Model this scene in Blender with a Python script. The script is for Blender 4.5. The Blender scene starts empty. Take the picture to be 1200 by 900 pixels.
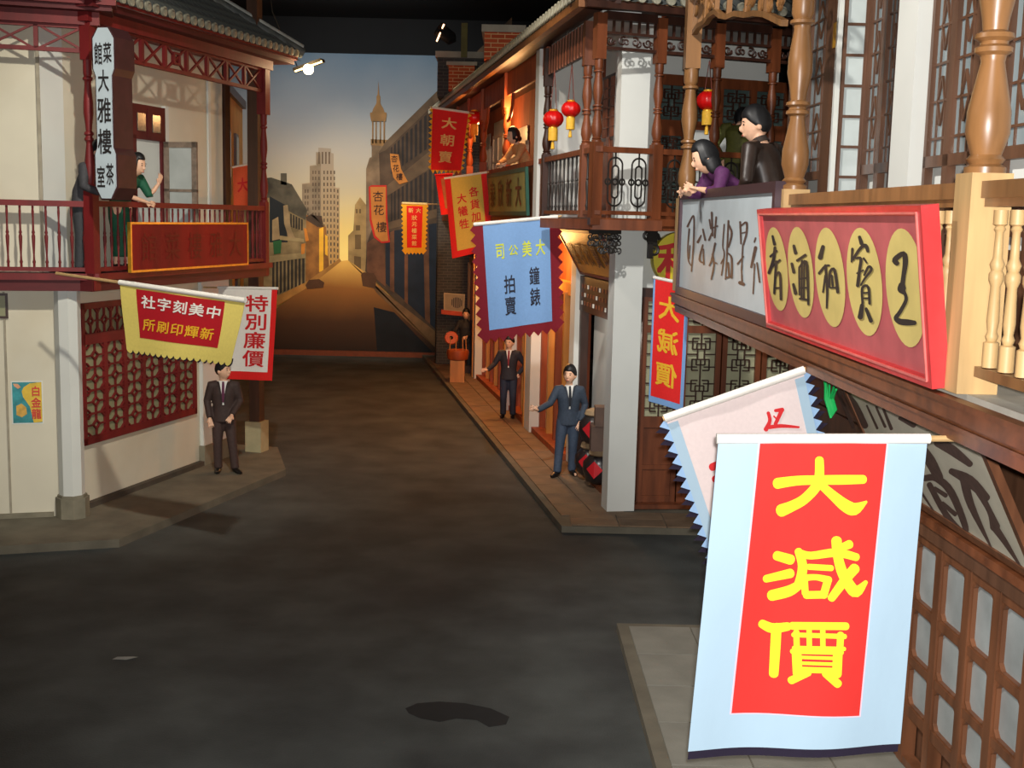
import bpy, bmesh, math, random
from mathutils import Matrix, Vector
random.seed(7)
sc = bpy.context.scene
COL = sc.collection
R = math.radians

# ---------------------------------------------------------------- camera
F_PX = 1417.0; PITCH = .137; ROLL = .023; CAMH = 4.0
cam = bpy.data.cameras.new('camera'); cam_ob = bpy.data.objects.new('camera', cam); COL.objects.link(cam_ob)
cam.sensor_fit = 'HORIZONTAL'; cam.sensor_width = 36.0; cam.lens = F_PX / 1200 * 36.0
cam.clip_start = .05; cam.clip_end = 200
_f = Vector((0, math.cos(PITCH), -math.sin(PITCH))); _u = Vector((0, math.sin(PITCH), math.cos(PITCH))); _r = Vector((1, 0, 0))
_cr, _sr = math.cos(ROLL), math.sin(ROLL)
_right = _r * _cr + _u * _sr
_up = _u * _cr - _r * _sr
m = Matrix((( _right.x, _up.x, -_f.x, 0), (_right.y, _up.y, -_f.y, 0), (_right.z, _up.z, -_f.z, CAMH), (0, 0, 0, 1)))
cam_ob.matrix_world = m
sc.camera = cam_ob
CC = Vector((0, 0, CAMH))

# ---------------------------------------------------------------- world, exposure, lights
sc.view_settings.view_transform = 'Standard'; sc.view_settings.look = 'None'
sc.view_settings.gamma = 1; sc.view_settings.use_curve_mapping = False
sc.view_settings.exposure = 0.0
w = bpy.data.worlds.new('world'); sc.world = w; w.use_nodes = True
w.node_tree.nodes['Background'].inputs[0].default_value = (.5, .5, .5, 1)
w.node_tree.nodes['Background'].inputs[1].default_value = .02

def point(name, loc, power, col, size=.05):
    l = bpy.data.lights.new(name, 'POINT'); l.energy = power; l.color = col; l.shadow_soft_size = size
    o = bpy.data.objects.new(name, l); o.location = loc; COL.objects.link(o); return o
def spot(name, loc, tgt, power, col, deg=60, blend=.6, size=.15):
    l = bpy.data.lights.new(name, 'SPOT'); l.energy = power; l.color = col; l.shadow_soft_size = size
    l.spot_size = R(deg); l.spot_blend = blend
    o = bpy.data.objects.new(name, l); o.location = loc
    o.rotation_euler = (Vector(tgt) - Vector(loc)).to_track_quat('-Z', 'Y').to_euler(); COL.objects.link(o); return o
# the flash of the camera that took the picture, just above its lens
spot('camera_flash', (.03, -.02, 4.07), (0.9, 9, 3.0), 3100, (1, .97, .94), 75, .5, .03)
# museum track lights under the black ceiling, plus an added corner fill
spot('track_light_teahouse', (-1.6, 8.0, 8.9), (-5.2, 16.0, 2.8), 2400, (1, .93, .79), 48, .8)
spot('track_light_row', (-3.2, 13.0, 9.0), (1.4, 18.5, 3.6), 1400, (1, .9, .78), 42, .8)
spot('added_fill_corner_shop', (-.6, 7.5, 9.1), (1.6, 16.0, 4.2), 2600, (1, .97, .92), 40, .8)  # added fill that brightens the corner shop and its white pillar
spot('track_light_near_shop', (-3.4, 6.5, 9.0), (2.4, 9.4, 3.8), 2600, (1, .95, .88), 62, .8)
spot('track_light_mural_top', (-4.4, 25.0, 9.1), (-4.2, 34.3, 6.4), 2500, (1, .97, .92), 62, .9, .4)
spot('track_light_mural_low', (-3.6, 26.0, 9.1), (-4.2, 34.3, 3.4), 2100, (1, .88, .68), 46, .9, .4)
for i, (x, y, p) in enumerate([(-.75, 27.8, 150), (-.2, 24.2, 190), (.35, 20.6, 130)]):
    point('shop_lamp_glow', (x, y, 3.4), p, (1, .48, .14), .12)
point('shop_bay_lamp', (.95, 17.6, 2.35), 14, (1, .95, .85), .1)
point('upper_gallery_glow', (-.12, 22.0, 5.8), 90, (1, .5, .18), .12)
point('upper_gallery_glow', (-.75, 26.2, 5.8), 90, (1, .5, .18), .12)

# ---------------------------------------------------------------- pixel rays (1200 x 900 frame)
def ray(px, py):
    u = (px - 600) / F_PX; v = (py - 450) / F_PX
    return _f + _right * u - _up * v
def gz(px, py, z):
    r = ray(px, py); return CC + r * ((z - CAMH) / r.z)
def gy(px, py, y):
    r = ray(px, py); return CC + r * (y / r.y)
def on_plane(px, py, p, n):
    r = ray(px, py); n = Vector(n); return CC + r * (n.dot(Vector(p) - CC) / n.dot(r))

# ---------------------------------------------------------------- materials
def lin(c):
    return tuple(((v / 255) / 12.92 if v / 255 <= .04045 else ((v / 255 + .055) / 1.055) ** 2.4) for v in c)
MATS = {}
def mat(name, col, rough=.6, var=.18, scale=6, stretch=(1, 1, 1), bump=.0, metal=0, emit=0, dirt=None, bscale=None):
    if name in MATS: return MATS[name]
    M = bpy.data.materials.new(name); M.use_nodes = True; nt = M.node_tree; N = nt.nodes; L = nt.links
    b = N['Principled BSDF']; c = lin(col)
    b.inputs['Roughness'].default_value = rough; b.inputs['Metallic'].default_value = metal
    tc = N.new('ShaderNodeTexCoord'); mp = N.new('ShaderNodeMapping'); mp.inputs['Scale'].default_value = stretch
    L.new(tc.outputs['Object'], mp.inputs[0])
    nz = N.new('ShaderNodeTexNoise'); nz.inputs['Scale'].default_value = scale; nz.inputs['Detail'].default_value = 5
    L.new(mp.outputs[0], nz.inputs['Vector'])
    mr = N.new('ShaderNodeMapRange'); mr.inputs[1].default_value = .3; mr.inputs[2].default_value = .7
    L.new(nz.outputs[0], mr.inputs[0])
    mx = N.new('ShaderNodeMix'); mx.data_type = 'RGBA'
    mx.inputs[6].default_value = tuple(v * (1 - var) for v in c) + (1,)
    mx.inputs[7].default_value = tuple(min(1, v * (1 + var)) for v in c) + (1,)
    L.new(mr.outputs[0], mx.inputs[0]); out = mx.outputs[2]
    if dirt:
        n2 = N.new('ShaderNodeTexNoise'); n2.inputs['Scale'].default_value = dirt[1]; n2.inputs['Detail'].default_value = 6
        L.new(tc.outputs['Object'], n2.inputs['Vector'])
        m2 = N.new('ShaderNodeMapRange'); m2.inputs[1].default_value = .5; m2.inputs[2].default_value = .75; m2.inputs[4].default_value = dirt[2]
        L.new(n2.outputs[0], m2.inputs[0])
        x2 = N.new('ShaderNodeMix'); x2.data_type = 'RGBA'; x2.inputs[7].default_value = lin(dirt[0]) + (1,)
        L.new(m2.outputs[0], x2.inputs[0]); L.new(out, x2.inputs[6]); out = x2.outputs[2]
    L.new(out, b.inputs['Base Color'])
    if bump:
        bp = N.new('ShaderNodeBump'); bp.inputs['Strength'].default_value = bump; bp.inputs['Distance'].default_value = .01
        if bscale:
            nb = N.new('ShaderNodeTexNoise'); nb.inputs['Scale'].default_value = bscale; nb.inputs['Detail'].default_value = 4
            L.new(mp.outputs[0], nb.inputs['Vector']); L.new(nb.outputs[0], bp.inputs['Height'])
        else: L.new(nz.outputs[0], bp.inputs['Height'])
        L.new(bp.outputs[0], b.inputs['Normal'])
    if emit:
        b.inputs['Emission Color'].default_value = c + (1,); b.inputs['Emission Strength'].default_value = emit
    MATS[name] = M; return M
def brick_mat(name, c1, c2, mortar, sx=.24, sy=.075):
    if name in MATS: return MATS[name]
    M = bpy.data.materials.new(name); M.use_nodes = True; nt = M.node_tree; N = nt.nodes; L = nt.links
    b = N['Principled BSDF']; b.inputs['Roughness'].default_value = .85
    tc = N.new('ShaderNodeTexCoord'); sp = N.new('ShaderNodeSeparateXYZ'); ad = N.new('ShaderNodeMath'); cb = N.new('ShaderNodeCombineXYZ')
    L.new(tc.outputs['Object'], sp.inputs[0]); L.new(sp.outputs[0], ad.inputs[0]); L.new(sp.outputs[1], ad.inputs[1])
    L.new(ad.outputs[0], cb.inputs[0]); L.new(sp.outputs[2], cb.inputs[1])
    bt = N.new('ShaderNodeTexBrick'); bt.inputs['Scale'].default_value = 1; bt.inputs['Brick Width'].default_value = sx; bt.inputs['Row Height'].default_value = sy
    bt.inputs['Mortar Size'].default_value = .008
    for k, c in (('Color1', c1), ('Color2', c2), ('Mortar', mortar)): bt.inputs[k].default_value = lin(c) + (1,)
    L.new(cb.outputs[0], bt.inputs['Vector']); L.new(bt.outputs[0], b.inputs['Base Color'])
    bp = N.new('ShaderNodeBump'); bp.inputs['Strength'].default_value = .5; bp.inputs['Distance'].default_value = .01; bp.invert = True
    L.new(bt.outputs[1], bp.inputs['Height']); L.new(bp.outputs[0], b.inputs['Normal'])
    MATS[name] = M; return M
def grad_mat(name, stops, z0, z1, noise=.06, scale=.5, axis=2, clouds=None):
    """flat paint of the mural: a colour ramp up the board, with brushy variation"""
    M = bpy.data.materials.new(name); M.use_nodes = True; nt = M.node_tree; N = nt.nodes; L = nt.links
    b = N['Principled BSDF']; b.inputs['Roughness'].default_value = .9
    tc = N.new('ShaderNodeTexCoord'); sp = N.new('ShaderNodeSeparateXYZ'); L.new(tc.outputs['Object'], sp.inputs[0])
    nz = N.new('ShaderNodeTexNoise'); nz.inputs['Scale'].default_value = scale; nz.inputs['Detail'].default_value = 5; L.new(tc.outputs['Object'], nz.inputs['Vector'])
    mr = N.new('ShaderNodeMapRange'); mr.inputs[1].default_value = z0; mr.inputs[2].default_value = z1; L.new(sp.outputs[axis], mr.inputs[0])
    ma = N.new('ShaderNodeMath'); ma.operation = 'MULTIPLY_ADD'; ma.inputs[1].default_value = noise * 2; ma.inputs[2].default_value = -noise; L.new(nz.outputs[0], ma.inputs[0])
    ad = N.new('ShaderNodeMath'); L.new(mr.outputs[0], ad.inputs[0]); L.new(ma.outputs[0], ad.inputs[1])
    cr = N.new('ShaderNodeValToRGB'); e = cr.color_ramp.elements
    while len(e) > 1: e.remove(e[-1])
    e[0].position = stops[0][0]; e[0].color = lin(stops[0][1]) + (1,)
    for p, c in stops[1:]:
        q = e.new(p); q.color = lin(c) + (1,)
    L.new(ad.outputs[0], cr.inputs[0]); L.new(cr.outputs[0], b.inputs['Base Color'])
    MATS[name] = M; return M

# ---------------------------------------------------------------- mesh helpers
def frame(p, az):
    """facade frame: x along the azimuth (clockwise from +Y), y to its left, z up"""
    a = R(90) - R(az); return Matrix.Translation(Vector((p[0], p[1], p[2] if len(p) > 2 else 0))) @ Matrix.Rotation(a, 4, 'Z')
class MB:
    def __init__(s, fr=None): s.v = []; s.f = []; s.fr = fr or Matrix.Identity(4); s.sm = False
    def add(s, vs, fs):
        o = len(s.v); s.v += [s.fr @ Vector(p) for p in vs]; s.f += [tuple(i + o for i in f) for f in fs]; return s
    def box(s, x0, x1, y0, y1, z0, z1):
        return s.add([(x0,y0,z0),(x1,y0,z0),(x1,y1,z0),(x0,y1,z0),(x0,y0,z1),(x1,y0,z1),(x1,y1,z1),(x0,y1,z1)],
                     [(0,3,2,1),(4,5,6,7),(0,1,5,4),(1,2,6,5),(2,3,7,6),(3,0,4,7)])
    def bar(s, p, q, w, d=None, up=(0, 0, 1)):
        p, q = Vector(p), Vector(q); a = (q - p).normalized(); d = d or w
        x = a.cross(Vector(up))
        if x.length < 1e-4: x = a.cross(Vector((0, 1, 0)))
        x.normalize(); y = x.cross(a); x *= w / 2; y *= d / 2
        return s.add([p-x-y, p+x-y, p+x+y, p-x+y, q-x-y, q+x-y, q+x+y, q-x+y], [(0,3,2,1),(4,5,6,7),(0,1,5,4),(1,2,6,5),(2,3,7,6),(3,0,4,7)])
    def lathe(s, cx, cy, prof, n=12):
        vs = []; fs = []
        for r, z in prof:
            for k in range(n):
                a = 2 * math.pi * k / n; vs.append((cx + r * math.cos(a), cy + r * math.sin(a), z))
        for i in range(len(prof) - 1):
            for k in range(n):
                a, b = i * n + k, i * n + (k + 1) % n; fs.append((a, b, b + n, a + n))
        fs.append(tuple(range(n - 1, -1, -1))); fs.append(tuple(range(len(vs) - n, len(vs)))); s.sm = True
        return s.add(vs, fs)
    def tube(s, pts, rad, n=10, flat=None):
        pts = [Vector(p) for p in pts]; vs = []; fs = []
        rad = [rad] * len(pts) if isinstance(rad, (int, float)) else list(rad)
        x = None
        for i, p in enumerate(pts):
            t = (pts[min(i+1, len(pts)-1)] - pts[max(i-1, 0)]).normalized()
            if x is None: x = t.cross(Vector((0, 0, 1)) if abs(t.z) < .9 else Vector((0, 1, 0)))
            x = (x - t * x.dot(t)).normalized(); y = t.cross(x)
            rr = rad[i]; ra, rb = rr if isinstance(rr, tuple) else (rr, rr)
            for k in range(n):
                a = 2 * math.pi * k / n; vs.append(p + x * (ra * math.cos(a)) + y * (rb * math.sin(a)))
        for i in range(len(pts) - 1):
            for k in range(n):
                a, b = i * n + k, i * n + (k + 1) % n; fs.append((a, b, b + n, a + n))
        fs.append(tuple(range(n - 1, -1, -1))); fs.append(tuple(range(len(vs) - n, len(vs)))); s.sm = True
        return s.add(vs, fs)
    def ell(s, c, rx, ry, rz, nu=14, nv=9, rot=None, fn=None):
        vs = []; fs = []; c = Vector(c)
        for j in range(nv + 1):
            th = math.pi * j / nv
            for k in range(nu):
                a = 2 * math.pi * k / nu
                p = Vector((rx * math.sin(th) * math.cos(a), ry * math.sin(th) * math.sin(a), rz * math.cos(th)))
                if fn: p = fn(p)
                if rot: p = rot @ p
                vs.append(c + p)
        for j in range(nv):
            for k in range(nu):
                a, b = j * nu + k, j * nu + (k + 1) % nu; fs.append((a, a + nu, b + nu, b))
        s.sm = True; return s.add(vs, fs)
    def prism(s, poly, fn, d0, d1):
        """poly: 2D outline; fn(a, b, d) -> 3D"""
        n = len(poly); vs = [fn(a, b, d0) for a, b in poly] + [fn(a, b, d1) for a, b in poly]
        return s.add(vs, [tuple(range(n)), tuple(range(2*n-1, n-1, -1))] + [(i, (i+1) % n, (i+1) % n + n, i + n) for i in range(n)])
    def mesh(s, name, origin=Vector((0, 0, 0))):
        me = bpy.data.meshes.new(name); me.from_pydata([tuple(Vector(p) - origin) for p in s.v], [], s.f)
        bm = bmesh.new(); bm.from_mesh(me); bmesh.ops.recalc_face_normals(bm, faces=bm.faces[:]); bm.to_mesh(me); bm.free()
        if s.sm:
            for p in me.polygons: p.use_smooth = True
            try: me.set_sharp_from_angle(angle=R(45))
            except Exception: pass
        return me
    def build(s, name, material, parent=None):
        org = worldloc(parent) if parent else Vector((0, 0, 0))
        me = s.mesh(name, org); return link(name, me, material, parent)
def worldloc(o):
    p = Vector((0, 0, 0))
    while o: p = p + o.location; o = o.parent
    return p
def link(name, me, material=None, parent=None, mw=None):
    if material and not me.materials: me.materials.append(material)
    o = bpy.data.objects.new(name, me); COL.objects.link(o)
    if parent: o.parent = parent
    if mw is not None:
        o.matrix_local = Matrix.Translation(-worldloc(parent)) @ mw if parent else mw
    return o
def tag(o, label=None, cat=None, group=None, kind=None):
    if label: o['label'] = label
    if cat: o['category'] = cat
    if group: o['group'] = group
    if kind: o['kind'] = kind
    return o
def thing(name, label, cat, loc, group=None, kind=None):
    o = bpy.data.objects.new(name, None); COL.objects.link(o); o.location = loc; o.empty_display_size = .1
    return tag(o, label, cat, group, kind)
def Tm(x, y, z): return Matrix.Translation((x, y, z))

# ---------------------------------------------------------------- lettering
GC = {}
def glyph(ch, bold):
    k = (ch, bold)
    if k in GC: return GC[k]
    c = bpy.data.curves.new('glyph', 'FONT'); c.body = ch; c.size = 1; c.offset = 0; c.align_x = 'CENTER'; c.resolution_u = 2
    o = bpy.data.objects.new('glyph', c); COL.objects.link(o)
    me = bpy.data.meshes.new_from_object(o.evaluated_get(bpy.context.evaluated_depsgraph_get()))
    bpy.data.objects.remove(o)
    bm = bmesh.new(); bm.from_mesh(me); bpy.data.meshes.remove(me)
    bmesh.ops.remove_doubles(bm, verts=bm.verts[:], dist=1e-4)
    for ax in (0, 1):
        for k2 in range(-4, 10):
            d = k2 * .125; co = (d, 0, 0) if ax == 0 else (0, d, 0); no = (1, 0, 0) if ax == 0 else (0, 1, 0)
            bmesh.ops.bisect_plane(bm, geom=bm.verts[:] + bm.edges[:] + bm.faces[:], plane_co=co, plane_no=no)
    bm.verts.ensure_lookup_table()
    for i, v in enumerate(bm.verts): v.index = i
    xs = [v.co.x for v in bm.verts]; ys = [v.co.y for v in bm.verts]
    cx, cy = (min(xs)+max(xs))/2, (min(ys)+max(ys))/2
    g = ([(v.co.x - cx, v.co.y - cy) for v in bm.verts], [tuple(v.index for v in f.verts) for f in bm.faces]); bm.free()
    GC[k] = g; return g
def put_char(ch, fn, material, parent, bold=.008, mirror=False, slant=0, name='character'):
    """fn(x, y) maps glyph space (-.5..+.5, y up) to the world, just proud of the surface"""
    vs, fs = glyph(ch, 0); mb = MB()
    c0, c1, c2 = Vector(fn(0, 0)), Vector(fn(.1, 0)), Vector(fn(0, .1)); n = (c1 - c0).cross(c2 - c0).normalized()
    if n.dot(CC - c0) < 0: n = -n
    d = bold * 1.1
    for k, (ax, ay) in enumerate(((0, 0), (d, d), (-d, d), (d, -d), (-d, -d)) if bold > .003 else ((0, 0),)):
        mb.add([Vector(fn((-x if mirror else x) + slant * y + ax, y + ay)) + n * (.0007 * k) for x, y in vs], fs)
    return mb.build(name, material, parent)
def put_strokes(strokes, px2w, material, parent, name='character', off=.004, bold=1.0):
    """brush strokes: each [(px, py, width_px), ...]; px2w maps a photo pixel on the surface to the world"""
    mb = MB()
    for si, st in enumerate(strokes):
        if len(st) > 2:
            q = [st[0]] + list(st) + [st[-1]]; sm_ = []
            for i in range(1, len(q) - 2):
                for t in (0, .25, .5, .75):
                    sm_.append(tuple(.5 * (2 * q[i][c] + (q[i+1][c] - q[i-1][c]) * t + (2*q[i-1][c] - 5*q[i][c] + 4*q[i+1][c] - q[i+2][c]) * t * t + (3*q[i][c] - q[i-1][c] - 3*q[i+1][c] + q[i+2][c]) * t ** 3) for c in range(3)))
            st = sm_ + [st[-1]]
        pts = [(Vector((a, b)), max(wd, .3) / 2 * bold) for a, b, wd in st]
        d = [((pts[min(i+1, len(pts)-1)][0] - pts[max(i-1, 0)][0]).normalized()) for i in range(len(pts))]
        L_, R_ = [], []
        for (p, wd), t in zip(pts, d):
            n = Vector((-t.y, t.x)); L_.append(p + n * wd); R_.append(p - n * wd)
        def cap(p, t, wd, sgn):
            out = []
            for a in (-60, -30, 0, 30, 60):
                n = Vector((-t.y, t.x)); out.append(p + t * (sgn * wd * .85 * math.cos(R(a))) + n * (wd * math.sin(R(a)) * 1.0))
            return out
        e = cap(pts[-1][0], d[-1], pts[-1][1], 1); b = cap(pts[0][0], d[0], pts[0][1], -1)
        vs = [px2w(q.x, q.y, off + si * .0004) for q in L_ + R_ + e + b]; n = len(pts); fs = []
        for i in range(n - 1): fs.append((i, i + 1, n + i + 1, n + i))
        fs.append((n - 1,) + tuple(2*n + 4 - k for k in range(5)) + (2*n - 1,))
        fs.append((0,) + tuple(2*n + 5 + 4 - k for k in range(5)) + (n,))
        mb.add(vs, fs)
    return mb.build(name, material, parent)
def crop(ox, oy, s, strokes):
    return [[(ox + a / s, oy + b / s, wd / s) for a, b, wd in st] for st in strokes]

# ---------------------------------------------------------------- banners
class Banner:
    def __init__(s, name, label, TL, TR, BR, BL, amp=.02, k=2.2, ph=0, group=None, cat='banner'):
        s.c = [Vector(p) for p in (TL, TR, BR, BL)]; s.amp, s.k, s.ph = amp, k, ph
        n = (s.c[1] - s.c[0]).cross(s.c[3] - s.c[0]).normalized()
        if n.dot(CC - s.c[0]) < 0: n = -n
        s.n = n; s.W = (s.c[1] - s.c[0]).length; s.H = (s.c[3] - s.c[0]).length
        s.th = thing(name, label, cat, (s.c[0] + s.c[1]) / 2, group)
    def S(s, u, v, off=0):
        a, b, c, d = s.c
        p = (a * (1 - u) + b * u) * (1 - v) + (d * (1 - u) + c * u) * v
        w = s.amp * (.25 + .75 * max(0, v)) * math.sin(2 * math.pi * (s.k * u + s.ph) + 1.7 * v) + s.amp * .4 * math.sin(5 * v + 3 * u + s.ph)
        return p + s.n * (w + off)
    def patch(s, name, m, u0, u1, v0, v1, off=0, th=.004, nu=None, nv=None):
        nu = nu or max(4, int(24 * (u1 - u0))); nv = nv or max(3, int(14 * (v1 - v0))); mb = MB(); vs = []; fs = []
        for side in (off, off - th):
            for j in range(nv + 1):
                for i in range(nu + 1): vs.append(s.S(u0 + (u1 - u0) * i / nu, v0 + (v1 - v0) * j / nv, side))
        W = nu + 1; K = W * (nv + 1)
        for j in range(nv):
            for i in range(nu):
                a = j * W + i; fs.append((a, a + 1, a + W + 1, a + W)); fs.append((K + a, K + a + W, K + a + W + 1, K + a + 1))
        for i in range(nu): fs.append((i, K + i, K + i + 1, i + 1)); b = nv * W + i; fs.append((b, b + 1, K + b + 1, K + b))
        for j in range(nv): a = j * W; fs.append((a, a + W, K + a + W, K + a)); b = a + nu; fs.append((b, K + b, K + b + W, b + W))
        mb.add(vs, fs); mb.sm = True; return mb.build(name, m, s.th)
    def fringe(s, name, m, edges, n, ln, round_=False, off=-.001, shift=0):
        """teeth of cloth along the edges ('L','R','B'); ln in metres"""
        mb = MB()
        for e, cnt in zip(edges, n):
            for i in range(cnt):
                a, b = (i + shift) / cnt, (i + 1 + shift) / cnt; mid = (a + b) / 2
                if round_: prof = [(a, 0), (a, .55), (a + (b-a)*.2, .85), (mid, 1), (b - (b-a)*.2, .85), (b, .55), (b, 0)]
                else: prof = [(a, -.05), (mid, 1), (b, -.05)]
                def f(t, d):
                    if e == 'L': return (-d * ln / s.W, t)
                    if e == 'R': return (1 + d * ln / s.W, t)
                    return (t, 1 + d * ln / s.H)
                k = len(prof); vs = [s.S(*f(t, d), off) for t, d in prof] + [s.S(*f(t, d), off - .003) for t, d in prof]
                mb.add(vs, [tuple(range(k)), tuple(range(2*k-1, k-1, -1))] + [(q, (q+1) % k, (q+1) % k + k, q + k) for q in range(k)])
        return mb.build(name, m, s.th)
    def char(s, ch, u, v, w, h, m, bold=.008, mirror=False, slant=0):
        """character centred at (u, v); w, h as fractions of the cloth"""
        return put_char(ch, lambda x, y: s.S(u + x * w, v - y * h, .007), m, s.th, bold, mirror, slant)
    def sleeve(s, m, ext0=0, ext1=0, r=.022, pole=None):
        a, b = s.c[0], s.c[1]; d = (b - a).normalized()
        MB().tube([a - d * .01, a * .5 + b * .5, b + d * .01], (r), 10).build('sleeve', m, s.th)
        if pole: MB().tube([a - d * ext0, b + d * ext1], r * .6, 8).build('pole', pole, s.th)
    def uv(s, px, py, quad):
        """photo pixel -> (u, v) inside the cloth whose corners lie at the quad's pixels"""
        u = v = .5
        q = [Vector(p) for p in quad]; t = Vector((px, py))
        for _ in range(12):
            p = (q[0]*(1-u)+q[1]*u)*(1-v) + (q[3]*(1-u)+q[2]*u)*v
            du = (q[1]-q[0])*(1-v) + (q[2]-q[3])*v; dv = (q[3]-q[0])*(1-u) + (q[2]-q[1])*u
            e = t - p; det = du.x*dv.y - du.y*dv.x
            u += (e.x*dv.y - e.y*dv.x)/det; v += (du.x*e.y - du.y*e.x)/det
        return u, v

def board(name, label, cat, quad, depth, frame_m, face_m, fw=.05, recess=.015, group=None):
    """framed flat sign; quad = world TL, TR, BR, BL of its face"""
    a, b, c, d = [Vector(p) for p in quad]; n = (b - a).cross(d - a).normalized()
    if n.dot(CC - a) < 0: n = -n
    th = thing(name, label, cat, (d + c) / 2, group)
    ex, ey = (b - a).normalized(), (d - a).normalized()
    W, H = (b - a).length, (d - a).length
    def S(u, v, o=0): return (a * (1-u) + b * u) * (1-v) + (d * (1-u) + c * u) * v + n * o
    fu, fv = fw / W, fw / H
    mb = MB()
    for (u0, u1, v0, v1) in ((0, 1, 0, fv), (0, 1, 1 - fv, 1), (0, fu, fv, 1 - fv), (1 - fu, 1, fv, 1 - fv)):
        mb.add([S(u0,v0,-depth), S(u1,v0,-depth), S(u1,v1,-depth), S(u0,v1,-depth), S(u0,v0), S(u1,v0), S(u1,v1), S(u0,v1)],
               [(0,3,2,1),(4,5,6,7),(0,1,5,4),(1,2,6,5),(2,3,7,6),(3,0,4,7)])
    mb.build('frame', frame_m, th)
    u0, u1, v0, v1 = fu, 1 - fu, fv, 1 - fv
    MB().add([S(u0,v0,-depth*.8), S(u1,v0,-depth*.8), S(u1,v1,-depth*.8), S(u0,v1,-depth*.8), S(u0,v0,-recess), S(u1,v0,-recess), S(u1,v1,-recess), S(u0,v1,-recess)],
             [(0,3,2,1),(4,5,6,7),(0,1,5,4),(1,2,6,5),(2,3,7,6),(3,0,4,7)]).build('face', face_m, th)
    return th, S, n, a

# ---------------------------------------------------------------- people
def remesh(mb, name, material, parent, voxel, smooth=4, fac=.5):
    me = mb.mesh('tmp'); o = bpy.data.objects.new('tmp', me); COL.objects.link(o)
    r = o.modifiers.new('r', 'REMESH'); r.mode = 'VOXEL'; r.voxel_size = voxel
    s = o.modifiers.new('s', 'SMOOTH'); s.iterations = smooth; s.factor = fac
    out = bpy.data.meshes.new_from_object(o.evaluated_get(bpy.context.evaluated_depsgraph_get()))
    bpy.data.objects.remove(o); bpy.data.meshes.remove(me); out.materials.clear(); out.name = name
    org = worldloc(parent); out.transform(Matrix.Translation(-org))
    for p in out.polygons: p.use_smooth = True
    return link(name, out, material, parent)

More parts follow.
